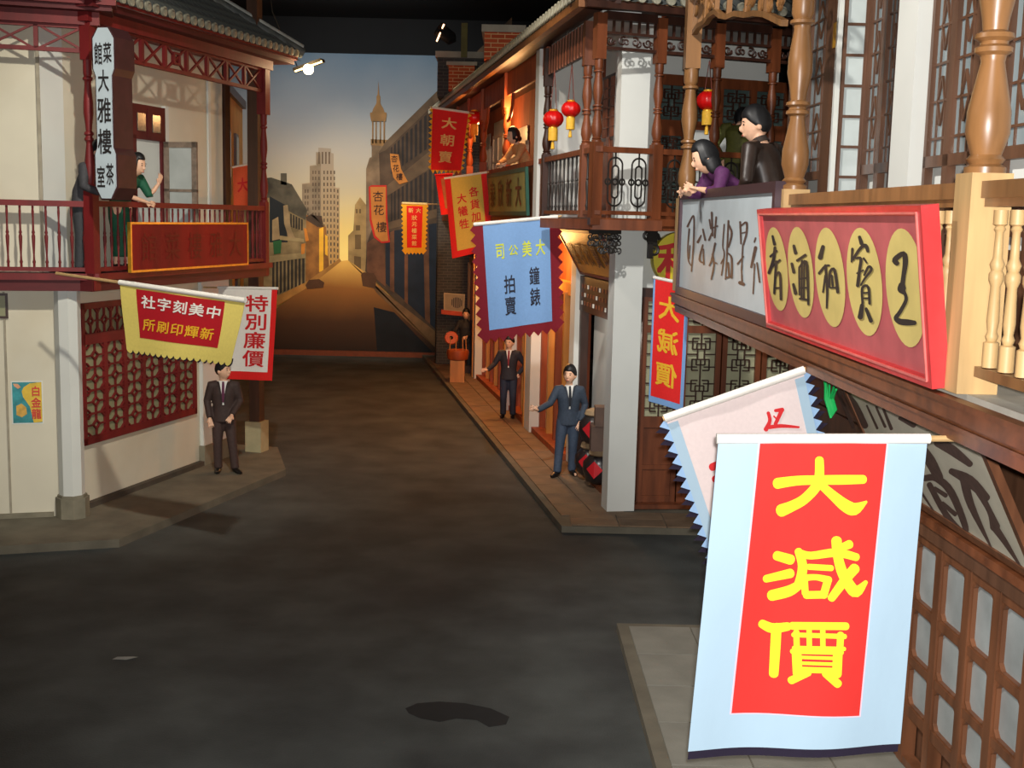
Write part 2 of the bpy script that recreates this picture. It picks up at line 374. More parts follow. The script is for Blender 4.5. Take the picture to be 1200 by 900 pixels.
SKIN = lambda: mat('skin', (232, 184, 152), .5, .06, 20)
def person(label, loc, rot, joints=None, head=(0, 0), coat=None, legs=None, shirt=None, tie=None, hair='short', gown=False,
           sleeve=1.0, collar=None, s=1.0, cuffs=True, hat=None, belly=0):
    """stands at loc, faces local -Y; joints override the upright pose; head = (yaw, pitch) in degrees"""
    J = dict(pel=(0, 0, .86), wai=(0, 0, 1.0), che=(0, -.01, 1.2), shc=(0, .0, 1.34), nek=(0, .0, 1.41), hed=(0, -.02, 1.535),
             shl=(.175, .0, 1.325), shr=(-.175, .0, 1.325), ell=(.235, .02, 1.07), elr=(-.235, .02, 1.07), hal=(.235, -.06, .845), har=(-.235, -.06, .845),
             hil=(.085, 0, .84), hir=(-.085, 0, .84), knl=(.095, -.015, .46), knr=(-.095, -.015, .46), anl=(.1, .01, .08), anr=(-.1, .01, .08), tol=(.115, -.17, .03), tor=(-.115, -.17, .03))
    if joints: J.update(joints)
    th = thing('person', label, 'person', loc)
    X = Matrix.Translation(Vector(loc)) @ Matrix.Rotation(R(rot), 4, 'Z') @ Matrix.Scale(s, 4)
    J = {k: Vector(v) for k, v in J.items()}
    side = (J['shl'] - J['shr']).normalized()
    def torso(mb, secs, n=18):
        vs = []; fs = []
        for c, a, b in secs:
            for k in range(n):
                t = 2 * math.pi * k / n; vs.append(c + side * (a * math.cos(t)) + Vector((-side.y, side.x, 0)).normalized() * (b * math.sin(t)))
        for i in range(len(secs) - 1):
            for k in range(n):
                p, q = i * n + k, i * n + (k + 1) % n; fs.append((p, q, q + n, p + n))
        fs.append(tuple(range(n - 1, -1, -1))); fs.append(tuple(range(len(vs) - n, len(vs)))); mb.add(vs, fs)
    lerp = lambda a, b, t: a * (1 - t) + b * t
    HR = Matrix.Rotation(R(head[0]), 3, 'Z') @ Matrix.Rotation(R(head[1]), 3, 'X')
    def headshape(p):
        p = p.copy()
        if p.z < 0: t = -p.z / .125; p.x *= 1 - .34 * t * t; p.y = p.y * (1 - .28 * t * t) - .012 * t
        if p.y < 0: p.x *= 1 - .06
        return p
    hc = J['hed'] + Vector((0, 0, .012)); HS = 1.13; HR = HR @ Matrix.Scale(HS, 3)
    body = MB(X)
    torso(body, [(J['pel'], .13, .085), (J['wai'], .115, .08), (J['che'], .14, .09), (J['shc'], .12, .07), (lerp(J['shc'], J['nek'], .7), .055, .055)])
    body.tube([J['shc'], J['nek'], lerp(J['nek'], hc, .6)], [.06, .052, .05], 12)
    body.ell(hc, .082, .1, .125, 18, 12, HR, headshape)
    body.ell(hc + HR @ Vector((0, -.1, -.015)), .013, .022, .026, 8, 6, HR)
    body.ell(hc + HR @ Vector((0, -.088, -.062)), .024, .014, .012, 8, 6, HR)
    for sx in (-1, 1): body.ell(hc + HR @ Vector((sx * .083, .012, -.01)), .012, .022, .033, 8, 6, HR)
    for sd in 'lr':
        sh, el, ha = J['sh' + sd], J['el' + sd], J['ha' + sd]
        body.tube([lerp(J['shc'], sh, .6), sh, lerp(sh, el, .5), el, lerp(el, ha, .4), ha], [.045, .046, .04, .034, .034, .024], 10)
        hd = J.get('hd' + sd, (ha - el)).normalized(); sdv = hd.cross(Vector((0, 1, 0)))
        if sdv.length < .2: sdv = hd.cross(Vector((0, 0, 1)))
        sdv.normalize(); nv = sdv.cross(hd)
        palm = ha + hd * .045; body.tube([ha, palm, ha + hd * .085], [(.022, .018), (.04, .017), (.038, .014)], 10)
        for q, ln in zip((-.03, -.01, .01, .03), (.062, .075, .078, .066)):
            b0 = ha + hd * .08 + sdv * q; b1 = b0 + hd * ln * .55 + sdv * q * .2 + nv * .008; b2 = b0 + hd * ln + sdv * q * .3 + nv * .026
            body.tube([b0 - hd * .02, b0, b1, b2], [.009, .0095, .009, .007], 6)
        t0 = ha + hd * .03 + sdv * (.034 if sd == 'l' else -.034); body.tube([ha + hd * .02, t0, t0 + hd * .035 + sdv * (.022 if sd == 'l' else -.022)], [.013, .012, .009], 6)
        hi, kn, an = J['hi' + sd], J['kn' + sd], J['an' + sd]
        body.tube([lerp(hi, J['pel'], .4), hi, lerp(hi, kn, .5), kn, lerp(kn, an, .35), an, an + Vector((0, 0, -.05))], [.075, .078, .066, .05, .05, .034, .035], 10)
        body.tube([an + Vector((0, .03, -.04)), lerp(an, J['to' + sd], .6) + Vector((0, 0, -.02)), J['to' + sd]], [.03, .032, .022], 8)
    remesh(body, 'body', SKIN(), th, .0085 * s, 3, .4)
    # clothes
    top = MB(X); hem = .74 if not gown else None
    if coat:
        down = (J['pel'] - J['wai']).normalized()
        secs = [(J['pel'] + Vector((0, 0, -.08)), .182, .135), (J['pel'], .175, .13), (J['wai'], .158 + belly, .122 + belly), (J['che'], .18, .128), (lerp(J['che'], J['shc'], .65), .175, .112), (J['shc'] + Vector((0, 0, .015)), .115, .085), (lerp(J['shc'], J['nek'], .55), .066, .066)]
        if gown:
            pr = J['pel']; kn = (J['knl'] + J['knr']) / 2; an = (J['anl'] + J['anr']) / 2
            secs = [(lerp(kn, an, .75), .16, .13), (kn, .165, .135), (lerp(pr, kn, .4), .175, .14), (pr, .165, .125), (J['wai'], .15, .13), (J['che'], .165, .14), (lerp(J['che'], J['shc'], .65), .16, .11), (J['shc'] + Vector((0, 0, .01)), .1, .075), (lerp(J['shc'], J['nek'], .7), .06, .06)]
        torso(top, secs)
        for sd in 'lr':
            sh, el, ha = J['sh' + sd], J['el' + sd], J['ha' + sd]; end = lerp(el, ha, sleeve) if sleeve <= 1 else ha
            top.tube([lerp(J['shc'], sh, .55), sh, lerp(sh, el, .5), el, lerp(el, end, .5), end], [.068, .072, .063, .055, .05, .044], 12)
        jk = remesh(top, 'dress' if gown else 'jacket', coat, th, .013 * s, 5, .5)
    if legs:
        tr = MB(X); torso(tr, [(J['pel'] + Vector((0, 0, -.09)), .15, .105), (J['pel'], .155, .11), (J['wai'], .13, .1)])
        for sd in 'lr':
            hi, kn, an = J['hi' + sd], J['kn' + sd], J['an' + sd]
            tr.tube([lerp(hi, J['pel'], .3), hi, lerp(hi, kn, .5), kn, lerp(kn, an, .5), an + Vector((0, 0, -.02))], [.09, .098, .086, .073, .066, .064], 12)
        remesh(tr, 'trousers', legs, th, .013 * s, 4, .5)
    shoe = mat('black_leather', (22, 20, 20), .35, .2, 20)
    for sd in 'lr':
        an, to = J['an' + sd], J['to' + sd]; d = (to - an); d.z = 0; d.normalize(); b = Vector((an.x, an.y, .0))
        MB(X).tube([b - d * .06 + Vector((0, 0, .04)), b + Vector((0, 0, .045)), b + d * .09 + Vector((0, 0, .036)), b + d * .17 + Vector((0, 0, .027)), b + d * .2 + Vector((0, 0, .022))], [(.032, .038), (.043, .045), (.048, .036), (.04, .027), (.02, .018)], 12).build('shoe', shoe, th)
    fw = Vector((side.y, -side.x, 0)).normalized()
    def strip(name, m, z0, z1, w0, w1, off, parent=th, c0=0, c1=0):
        """cloth strip down the chest, z measured along the spine 0 = waist .. 1 = neck"""
        vs = []; fs = []; K = 10
        pts = [(J['wai'], .158, .122), (J['che'], .18, .128), (lerp(J['che'], J['shc'], .65), .175, .112), (J['shc'] + Vector((0, 0, .015)), .115, .085), (lerp(J['shc'], J['nek'], .8), .06, .062)]
        for i in range(K + 1):
            t = z0 + (z1 - z0) * i / K; w = w0 + (w1 - w0) * i / K; q = t * (len(pts) - 1); k = min(int(q), len(pts) - 2); f = q - k
            c = lerp(pts[k][0], pts[k+1][0], f); a = pts[k][1] * (1-f) + pts[k+1][1] * f; b = pts[k][2] * (1-f) + pts[k+1][2] * f
            cx = c0 + (c1 - c0) * i / K
            for x in (cx - w, cx, cx + w): vs.append(c + side * x + fw * (b * math.sqrt(max(.05, 1 - (x / a) ** 2)) + off))
        for i in range(K):
            for k in range(2): p = i * 3 + k; fs.append((p, p + 1, p + 4, p + 3))
        mb = MB(X); mb.add(vs, fs); mb.sm = True; mb.build(name, m, parent)
    if shirt: strip('shirt', shirt, .05, .98, .012, .07, .004)
    if tie: strip('tie', tie, .1, .93, .024, .016, .011)
    if shirt and coat:
        lm = bpy.data.materials.get(coat.name + '_lapel') or coat.copy(); lm.name = coat.name + '_lapel'
        for nd in lm.node_tree.nodes:
            if nd.type == 'MIX': nd.inputs[6].default_value = tuple(v * .6 for v in nd.inputs[6].default_value[:3]) + (1,); nd.inputs[7].default_value = tuple(v * .6 for v in nd.inputs[7].default_value[:3]) + (1,)
        for sx in (-1, 1):
            strip('lapel', lm, .08, .9, .01, .02, .014, th, sx * .02, sx * .08)
    if collar:
        MB(X).tube([lerp(J['shc'], J['nek'], .5), lerp(J['shc'], J['nek'], .85), lerp(J['nek'], hc, .12)], [.072, .063, .06], 14).build('collar', collar, th)
    # face and hair
    dk = mat('hair_black', (22, 22, 24), .5, .25, 30)
    for sx in (-1, 1):
        MB(X).ell(hc + HR @ Vector((sx * .033, -.089, .012)), .013, .006, .006, 8, 5, HR).build('eye', mat('eye_dark', (30, 22, 20), .3), th)
        MB(X).ell(hc + HR @ Vector((sx * .035, -.088, .034)), .019, .006, .004, 8, 5, HR).build('eyebrow', dk, th)
    MB(X).ell(hc + HR @ Vector((0, -.1, -.063)), .021, .006, .006, 8, 5, HR).build('mouth', mat('lips', (176, 84, 76), .5), th)
    def hs(p):
        p = headshape(p); k = p / 1.0; y, z, x = p.y, p.z, p.x
        if hair == 'short': line = .044 if y < -.07 else (.044 - .07 * min(1, (y + .07) / .05) if y < -.02 else -.026 - .7 * min(.06, y + .02))
        else: line = .058 if y < -.05 else (-.06 if y < .0 else -.13)
        if z > line: return p * (1.08 + .11 * min(1, max(0, (z - line) / .05))) + Vector((0, .003, .006))
        return Vector((p.x * .8, p.y * .8 + .01, p.z * .8))
    hm = MB(X); hm.ell(hc, .082, .1, .125, 26, 20, HR, hs)
    if hair == 'bob':
        for sx in (-1, 1): hm.ell(hc + HR @ Vector((sx * .075, .03, -.07)), .03, .06, .075, 12, 8, HR)
        hm.ell(hc + HR @ Vector((0, .07, -.06)), .075, .045, .09, 14, 8, HR)
    if hair == 'bun':
        hm.ell(hc + HR @ Vector((0, .105, -.05)), .05, .04, .045, 12, 8, HR)
    remesh(hm, 'hair', dk, th, .008 * s, 3, .5)
    return th

# ================================================================ materials used below
ASPH = mat('asphalt', (68, 71, 69), .96, .35, 1.4, bump=.6, bscale=60, dirt=((38, 38, 40), .55, .7))
BLACK = mat('black_paint', (9, 10, 12), .9, .2, 2)
PLAST = mat('plaster_cream', (214, 208, 188), .85, .05, 1.3, dirt=((186, 168, 132), .8, .35))
PLASTW = mat('plaster_white', (214, 216, 210), .8, .04, 1.5)
RED = mat('red_lacquer_wood', (112, 22, 24), .6, .25, 5, (1, 1, .3))
REDD = mat('dark_red_wood', (84, 18, 22), .65, .3, 5, (.3, .3, 1))
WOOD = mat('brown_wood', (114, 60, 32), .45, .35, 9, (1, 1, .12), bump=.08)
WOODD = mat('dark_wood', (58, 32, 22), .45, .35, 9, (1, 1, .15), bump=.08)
GOLDW = mat('honey_wood', (134, 94, 56), .35, .3, 9, (1, 1, .12), bump=.06)
PALEW = mat('pale_wood', (190, 156, 106), .5, .22, 8, (1, 1, .12))
WALN = mat('walnut_wood', (92, 62, 44), .4, .35, 10, (1, 1, .12), bump=.08)
TILE = mat('grey_roof_tile', (88, 92, 90), .55, .45, 9, bump=.2, dirt=((150, 148, 128), 4, .6))
TILEM = mat('mossy_roof_tile', (120, 120, 98), .6, .45, 11, bump=.2, dirt=((170, 150, 96), 3, .7))
CONC = mat('kerb_concrete', (104, 98, 84), .9, .2, 3, bump=.3, bscale=40)
PAVE = mat('paving_stone', (122, 100, 78), .85, .2, 2.5, bump=.3, bscale=40)
PAVN = mat('grey_paving_stone', (128, 126, 116), .85, .15, 2.5, bump=.3, bscale=40)
STONE = mat('grey_stone', (128, 122, 104), .85, .2, 5, bump=.2)
GLASSG = mat('olive_window_glass', (146, 146, 112), .3, .15, 2)
GLASSB = mat('blue_grey_window_glass', (128, 142, 146), .15, .12, 2)
GLASSD = mat('dim_window_glass', (74, 88, 84), .15, .2, 2)
IRON = mat('dark_iron', (40, 36, 32), .5, .3, 10)
GOLD = mat('gold_paint', (196, 148, 44), .35, .2, 12, metal=.4)
WHITEC = mat('white_cloth', (236, 232, 224), .85, .03, 30)
CORD = mat('thin_cord', (120, 60, 50), .8)

FA = frame((-5.12, 14.85), 74); FB = frame((-5.12, 14.85), 15.1); FN = frame((2.05, 8.7), 177.9)
FF = frame((.95, 15.2), 68); FR = frame((.95, 15.2), 170.2); FG = frame((1.69, 15.98), 170.2)
def at(px, py, fr, y=0.0):
    """local coordinates in a facade frame of what a photo pixel shows on the plane y = const"""
    p = fr @ Vector((0, y, 0)); n = fr.to_3x3() @ Vector((0, 1, 0)); return fr.inverted() @ on_plane(px, py, p, n)

# ================================================================ room
def slab(name, x0, x1, y0, y1, z0, z1, m):
    return tag(MB().box(x0, x1, y0, y1, z0, z1).build(name, m), kind='structure')
slab('floor', -14, 9, -2.5, 36.2, -.2, 0, ASPH)
slab('ceiling', -14, 9, -2.5, 36.2, 9.6, 9.8, BLACK)
slab('wall_left', -14.2, -14, -2.5, 36.2, 0, 9.6, BLACK)
slab('wall_right', 9, 9.2, -2.5, 36.2, 0, 9.6, BLACK)
slab('wall_back', -14, 9, 36, 36.2, 0, 9.6, BLACK)
slab('wall_front', -14, 9, -2.7, -2.5, 0, 9.6, BLACK)

def ground(name, pts, z, m, label):
    o = MB(); o.prism([(p[0], p[1]) for p in pts], lambda a, b, d: (a, b, d), 0, z)
    return tag(o.build(name, m), label, kind='structure')
def paving(parent, fr, x0, x1, y0, y1, dx, dy, z0, z1, m, clip=None):
    me = {}
    nx = int((x1 - x0) / dx); ny = int((y1 - y0) / dy); mb = MB(); mb.box(-dx/2 + .007, dx/2 - .007, -dy/2 + .007, dy/2 - .007, 0, z1 - z0); base = mb.mesh('paving_slab')
    for j in range(ny):
        for i in range(nx):
            x = x0 + (i + .5) * dx; y = y0 + (j + .5) * dy
            link('paving_slab', base, m, parent, fr @ Tm(x, y, z0 + random.uniform(-.002, .002)))
pav = ground('pavement_trim_left', [(-12, 11.8), (-5.87, 13.57), (-4.63, 13.98), (-3.43, 18.14), (-3.9, 19.9), (-12, 22)], .1, CONC, 'low concrete pavement round the teahouse corner')
k0 = gz(658, 624, .0)
pvr = ground('pavement_trim_right', [(.68, 15.14), (5, 15.18), (5, 34), (-2.56, 34)], .085, CONC, 'brown paved pavement in front of the shop row')
FK = frame((.68, 15.14), 170.2)
paving(pvr, FK, -18.5, -.12, .1, 1.0, .62, .45, .08, .1, PAVE)
paving(pvr, frame((.68, 15.14), 90), .12, 3.2, .03, .78, .62, .375, .08, .1, PAVE)
pvn = ground('pavement_trim_near', [(1.08, 11.42), (4, 11.42), (4, 2.0), (1.16, 2.0)], .085, CONC, 'grey paved pavement under the near balcony')
paving(pvn, frame((1.12, 11.4), 179.4), 0.1, 7.2, .06, 1.86, .75, .6, .08, .1, PAVN)
tag(MB().box(-7.6, -2.1, 34.0, 34.16, 0, .14).build('trim_1', mat('skirting_warm_light', (120, 58, 30), .7)), 'low skirting board with warm light painted on it at the foot of the backdrop', kind='structure')  # warm light on the board is put into its orange-brown colour

# ================================================================ shared pieces
def spindle(h, r, kind=0):
    P = [[(.55, 0), (.55, .06), (.8, .08), (.5, .12), (.42, .2), (.75, .42), (.85, .5), (.5, .54), (.8, .56), (.5, .6), (.42, .8), (.6, .9), (.5, .94), (.55, 1)],
         [(1, 0), (1, .16), (.62, .17), (.85, .2), (.6, .23), (.8, .3), (.62, .52), (.95, .56), (.95, .6), (.7, .62), (.95, .66), (.6, .7), (.5, .86), (.75, .88), (.55, .9), (.9, .91), (.9, 1)]][kind]
    return MB().lathe(0, 0, [(a * r, b * h) for a, b in P], 10).mesh('baluster')
def turned_post(h, r):
    """turned column with long swelling vases between rings"""
    P = [(1.05, 0), (1.05, .02), (.8, .03), (1.0, .045), (.78, .06), (1.12, .13), (1.1, .2), (.6, .36), (.66, .38), (.95, .39), (.95, .405), (.7, .415), (.7, .425), (1.0, .435), (.95, .45), (.62, .46),
         (.7, .5), (1.02, .6), (.98, .68), (.66, .82), (.7, .84), (1.0, .85), (1.0, .865), (.72, .875), (.9, .9), (.9, 1)]
    return [(a * r, b * h) for a, b in P]
TEND = mat('pale_tile_end', (160, 156, 136), .6, .5, 14, bump=.3)
def tiled_roof(parent, fr, x0, x1, y0, z0, rise, length, pitch, m, rows, clipx=None, ends=True, r=.06):
    """rows of half-round cover tiles running up from the eave, with pan tiles between"""
    ca, sa = math.cos(R(rise)), math.sin(R(rise))
    tl = length / rows
    mb = MB(); vs = []; n = 7
    for t, rr in ((0, r), (tl * 1.12, r * .86)):
        for k in range(n):
            a = math.pi * k / (n - 1); vs.append((math.cos(a) * rr, t, math.sin(a) * rr + .02))
    mb.add(vs, [(k, k + 1, k + 1 + n, k + n) for k in range(n - 1)] + [tuple(range(n)), tuple(range(2 * n - 1, n - 1, -1))]); mb.sm = True
    cover = mb.mesh('roof_tile')
    pm = MB(); vs = []
    hw = pitch / 2
    for t in (0, tl * 1.1):
        for k in range(5):
            q = -1 + k * .5; vs.append((q * hw, t, -.0 - .03 * (1 - q * q)))
    pm.add(vs, [(k, k + 1, k + 6, k + 5) for k in range(4)]); pm.sm = True
    pan = pm.mesh('pan_tile')
    disc = MB(); disc.lathe(0, 0, [(r * 1.05, -.01), (r * 1.05, .02), (r * .7, .03), (r * .3, .03)], 12); dm = disc.mesh('tile_end')
    RX = Matrix.Rotation(R(rise), 4, 'X'); nx = int((x1 - x0) / pitch)
    for i in range(nx):
        x = x0 + (i + .5) * pitch
        for j in range(rows):
            yy = j * tl
            if clipx and not clipx(x, yy): continue
            base = fr @ Tm(x, y0 + yy * ca, z0 + yy * sa) @ RX
            link('roof_tile', cover, m, parent, base)
            link('pan_tile', pan, m, parent, base @ Tm(pitch / 2, 0, 0))
        if ends: link('tile_end', dm, TEND, parent, fr @ Tm(x, y0 - .005, z0 + .03) @ Matrix.Rotation(R(90), 4, 'X'))
def grid_lattice(mb, x0, x1, z0, z1, y, kind=0, w=.018, d=.03):
    """square-fret lattice bars in the plane y"""
    W, H = x1 - x0, z1 - z0
    def h(a, b, z): mb.box(x0 + a * W, x0 + b * W, y, y + d, z0 + z * H - w / 2, z0 + z * H + w / 2)
    def v(x, a, b): mb.box(x0 + x * W - w / 2, x0 + x * W + w / 2, y, y + d, z0 + a * H, z0 + b * H)
    if kind == 0:
        for z in (.2, .5, .8): h(0, .38, z); h(.62, 1, z)
        for x in (.2, .8): v(x, .12, .38); v(x, .62, .88)
        h(.2, .8, .38); h(.2, .8, .62); h(.2, .42, .12); h(.58, .8, .12); h(.2, .42, .88); h(.58, .8, .88)
        v(.5, 0, .38); v(.5, .62, 1); v(.38, .38, .62); v(.62, .38, .62); h(.35, .65, .25); h(.35, .65, .75); v(.35, .25, .38); v(.65, .25, .38); v(.35, .62, .75); v(.65, .62, .75)
    elif kind == 1:
        for i in range(1, 4): v(i / 4, 0, 1)
        for i in range(1, 6): h(0, 1, i / 6)
    return mb

# ================================================================ the teahouse on the left corner
LB = thing('teahouse_building', 'cream two-storey corner teahouse with red lacquered balcony and grey tiled roof', 'building', (-5.12, 14.85, 0))
# walls: A faces the viewer, B runs up the street
MB(FA).box(-5, -.45, .33, .6, .1, 3.0).build('wall', PLAST, LB)
MB(FB).box(.25, 4.36, .59, .85, .1, 3.0).build('wall', PLAST, LB)
MB(FA).box(-5, -.62, .36, .6, 3.2, 6.6).build('wall', PLAST, LB)
_a, _b, _c, _d = FA @ Vector((-.62, .36, 0)), FB @ Vector((.36, .66, 0)), FB @ Vector((.4, .9, 0)), FA @ Vector((-.62, .6, 0))
MB().prism([(q.x, q.y) for q in (_a, _b, _c, _d)], lambda p, q, d: (p, q, d), 3.2, 6.6).build('corner_wall', PLASTW, LB)
MB(FB).box(.36, 4.38, .66, .9, 3.2, 6.6).build('wall', PLAST, LB)
MB(FB).box(4.2, 4.38, .85, 4, .1, 6.6).build('wall', PLAST, LB)
MB(FB).box(3.46, 4.3, .53, .6, .38, 3.0).build('pilaster', PLASTW, LB)
MB(FB).box(3.42, 4.34, .49, .6, .1, .4).build('plinth', STONE, LB)
cc = (-5.555, 15.02)
def octo(mb, r, z0, z1, fr=None):
    pts = [(cc[0] + r * math.cos(R(22.5 + 45 * k)), cc[1] + r * math.sin(R(22.5 + 45 * k))) for k in range(8)]
    mb.prism(pts, lambda a, b, d: (a, b, d), z0, z1); return mb
octo(MB(), .155, .1, 3.0).build('corner_column', PLASTW, LB)
octo(MB(), .205, .1, .36).build('column_base', STONE, LB)
octo(MB(), .18, .36, .39).build('column_base', STONE, LB)
MB(FA).box(-5, -.6, .29, .34, .1, .16).build('skirting', STONE, LB)
MB(FB).box(.5, 3.45, .5, .6, .1, .17).build('skirting', mat('dark_stone', (74, 66, 56), .9, .2), LB)
MB(FA).box(-1.12, -1.095, .31, .34, .16, 2.95).build('wall_joint', mat('joint_grey', (160, 152, 134), .9), LB)  # narrow grey strips marking the vertical wall joints
MB(FA).box(-.66, -.62, .32, .37, 3.25, 6.3).build('wall_joint', MATS['joint_grey'], LB)
MB(FB).box(4.4, 4.56, .62, .8, 3.2, 6.3).build('dark_post', WOODD, LB)
MB(FB).box(3.9, 3.97, .63, .67, 3.2, 6.0).build('downpipe', PLASTW, LB)
# framed notice at the left edge
fr0 = at(10, 373, FA, .33); MB(FA).box(fr0.x - .5, fr0.x, .3, .33, fr0.z, fr0.z + .31).build('wall_frame', WOODD, LB)
MB(FA).box(fr0.x - .47, fr0.x - .03, .295, .3, fr0.z + .03, fr0.z + .28).build('wall_frame_panel', GLASSG, LB)
# lattice shop window
wx0, wx1, wz0, wz1 = .46, 3.30, .93, 2.78
win = MB(FB)
for (a, b, c, d) in ((wx0, wx1, wz0, wz0 + .09), (wx0, wx1, wz1 - .08, wz1), (wx0, wx0 + .06, wz0, wz1), (wx1 - .06, wx1, wz0, wz1), (wx0, wx1, 2.24, 2.38)): win.box(a, b, .54, .62, c, d)
pw = (wx1 - wx0 - .12) / 6
for i in range(1, 6): win.box(wx0 + .06 + i * pw - .04, wx0 + .06 + i * pw + .04, .545, .615, wz0, 2.3)
win = win.build('window', RED, LB)
MB(FB).box(wx0 + .03, wx1 - .03, .583, .589, wz0 + .04, wz1 - .04).build('pane', GLASSG, win)
def diamond_cell(mb, x0, x1, z0, z1, y, w=.02):
    cx, cz = (x0 + x1) / 2, (z0 + z1) / 2; rx, rz = (x1 - x0) * .19, (z1 - z0) * .19
    P = [(cx, cz + rz), (cx + rx, cz), (cx, cz - rz), (cx - rx, cz)]
    for k in range(4):
        a, b = P[k], P[(k + 1) % 4]; mb.bar((a[0], y, a[1]), (b[0], y, b[1]), w, .03, (0, 1, 0))
    for a, b in (((cx, cz + rz), (cx, z1)), ((cx, cz - rz), (cx, z0)), ((cx + rx, cz), (x1, cz)), ((cx - rx, cz), (x0, cz))): mb.bar((a[0], y, a[1]), (b[0], y, b[1]), w, .03, (0, 1, 0))
    for sx, sz in ((x0, z0), (x1, z0), (x0, z1), (x1, z1)):
        dx = (cx - sx) * .42; dz = (cz - sz) * .42
        mb.bar((sx + dx, y, sz), (sx, y, sz + dz), w * .9, .028, (0, 1, 0))
    return mb
for i in range(6):
    a = wx0 + .06 + i * pw + .04; b = a + pw - .08; lp = MB(FB)
    for j in range(4):
        z0 = 1.02 + j * .305; diamond_cell(lp, a, b, z0, z0 + .305, .565)
        lp.box(a, b, .55, .58, z0 - .012, z0 + .012)
    lp.build('lattice_panel', RED, win)
for i in range(9):
    a = wx0 + .06 + i * (wx1 - wx0 - .12) / 9; b = a + (wx1 - wx0 - .12) / 9; lp = MB(FB)
    diamond_cell(lp, a, b, 2.38, 2.7, .565); lp.box(b - .012, b + .012, .55, .58, 2.38, 2.7); lp.build('lattice_panel', RED, win)
# balcony
MB(FB).box(-.1, 4.62, 0, .7, 2.985, 3.2).build('balcony_floor', REDD, LB); MB(FA).box(-5, .0, 0, .45, 2.985, 3.2).build('balcony_floor', REDD, LB)
MB(FB).box(-.02, 4.66, -.05, .02, 3.12, 3.2).build('fascia', RED, LB); MB(FA).box(-5, .03, -.05, .02, 3.12, 3.2).build('fascia', RED, LB)
bl_me = spindle(.74, .026, 0); bl_me.materials.append(RED)
def balustrade(parent, fr, x0, x1, y, z0, zt, step, me, m, rw=.07):
    br = MB(fr).box(x0, x1, y - rw / 2, y + rw / 2, z0, z0 + .05); o = br.build('bottom_rail', m, parent)
    tr = MB(fr).box(x0, x1, y - rw * .7, y + rw * .7, zt - .07, zt).build('top_rail', m, parent)
    n = int((x1 - x0) / step)
    for i in range(n): link('baluster', me, m, parent, fr @ Tm(x0 + (i + .5) * (x1 - x0) / n, y, z0 + .05))
balustrade(LB, FA, -4.3, -.06, .06, 3.22, 4.075, .142, bl_me, RED)
balustrade(LB, FB, .06, 4.55, .06, 3.22, 4.085, .142, bl_me, RED)
balustrade(LB, FB @ Tm(4.58, .06, 0) @ Matrix.Rotation(R(90), 4, 'Z'), .03, .55, 0, 3.22, 4.085, .1, bl_me, RED)
for (fr, x, z1) in ((FB, .0, 6.3), ):
    MB(fr).box(x - .06, x + .07, -.01, .12, 2.99, 4.2).build('post', RED, LB)
    pm = MB(fr); pm.lathe(x, .06, [(a, 4.2 + b) for a, b in turned_post(1.55, .058)], 12); pm.build('post', RED, LB); MB(fr).box(x - .06, x + .07, -.01, .12, 5.75, 6.35).build('post', RED, LB)
MB(FB).box(4.53, 4.64, .0, .11, 3.0, 4.15).build('post', RED, LB)
MB(FB).lathe(4.585, .055, [(a, 4.15 + b) for a, b in turned_post(1.35, .055)], 12).build('post', RED, LB)
MB(FB).box(4.5, 4.66, -.02, .13, 5.5, 6.3).build('post', RED, LB)
# crossed frieze under the eave
def cross_frieze(parent, fr, x0, x1, z0, z1, n, y, special=()):
    o = MB(fr); o.box(x0, x1, y, y + .05, z0 - .03, z0 + .02); o.box(x0, x1, y, y + .05, z1 - .02, z1 + .03)
    fz = o.build('frieze', RED, parent); st = (x1 - x0) / n
    for i in range(n):
        a, b = x0 + i * st, x0 + (i + 1) * st; mb = MB(fr)
        mb.box(b - .025, b + .025, y, y + .05, z0, z1); mb.bar((a + .03, y + .02, z0), (b - .03, y + .02, z1), .026, .03, (0, 1, 0)); mb.bar((a + .03, y + .026, z1), (b - .03, y + .026, z0), .026, .03, (0, 1, 0))
        if i in special:
            cx, cz = (a + b) / 2, (z0 + z1) / 2; q = .07
            mb.bar((cx - q, y + .02, cz - q), (cx + q, y + .02, cz - q), .03, .05, (0, 1, 0)); mb.bar((cx - q, y + .02, cz + q), (cx + q, y + .02, cz + q), .03, .05, (0, 1, 0))
            mb.bar((cx - q, y + .02, cz - q), (cx - q, y + .02, cz + q), .03, .05, (0, 1, 0)); mb.bar((cx + q, y + .02, cz - q), (cx + q, y + .02, cz + q), .03, .05, (0, 1, 0))
        mb.build('cross_brace', RED, fz)
cross_frieze(LB, FA, -4.0, -.06, 5.86, 6.13, 7, .03)
cross_frieze(LB, FB, .06, 4.5, 5.86, 6.18, 8, .03, (3,))
MB(FA).box(-5, .1, -.03, .3, 6.15, 6.3).build('cornice', RED, LB); MB(FB).box(-.1, 4.75, -.03, .3, 6.19, 6.33).build('cornice', RED, LB)
MB(FA).box(-5, .25, -.2, .3, 6.3, 6.36).build('cornice', REDD, LB); MB(FB).box(-.25, 5.15, -.2, .3, 6.33, 6.4).build('cornice', REDD, LB)
MB(FA).box(-5, .3, -.26, .3, 6.36, 6.47).build('cornice', RED, LB); MB(FB).box(-.3, 5.2, -.24, .3, 6.4, 6.46).build('cornice', RED, LB)
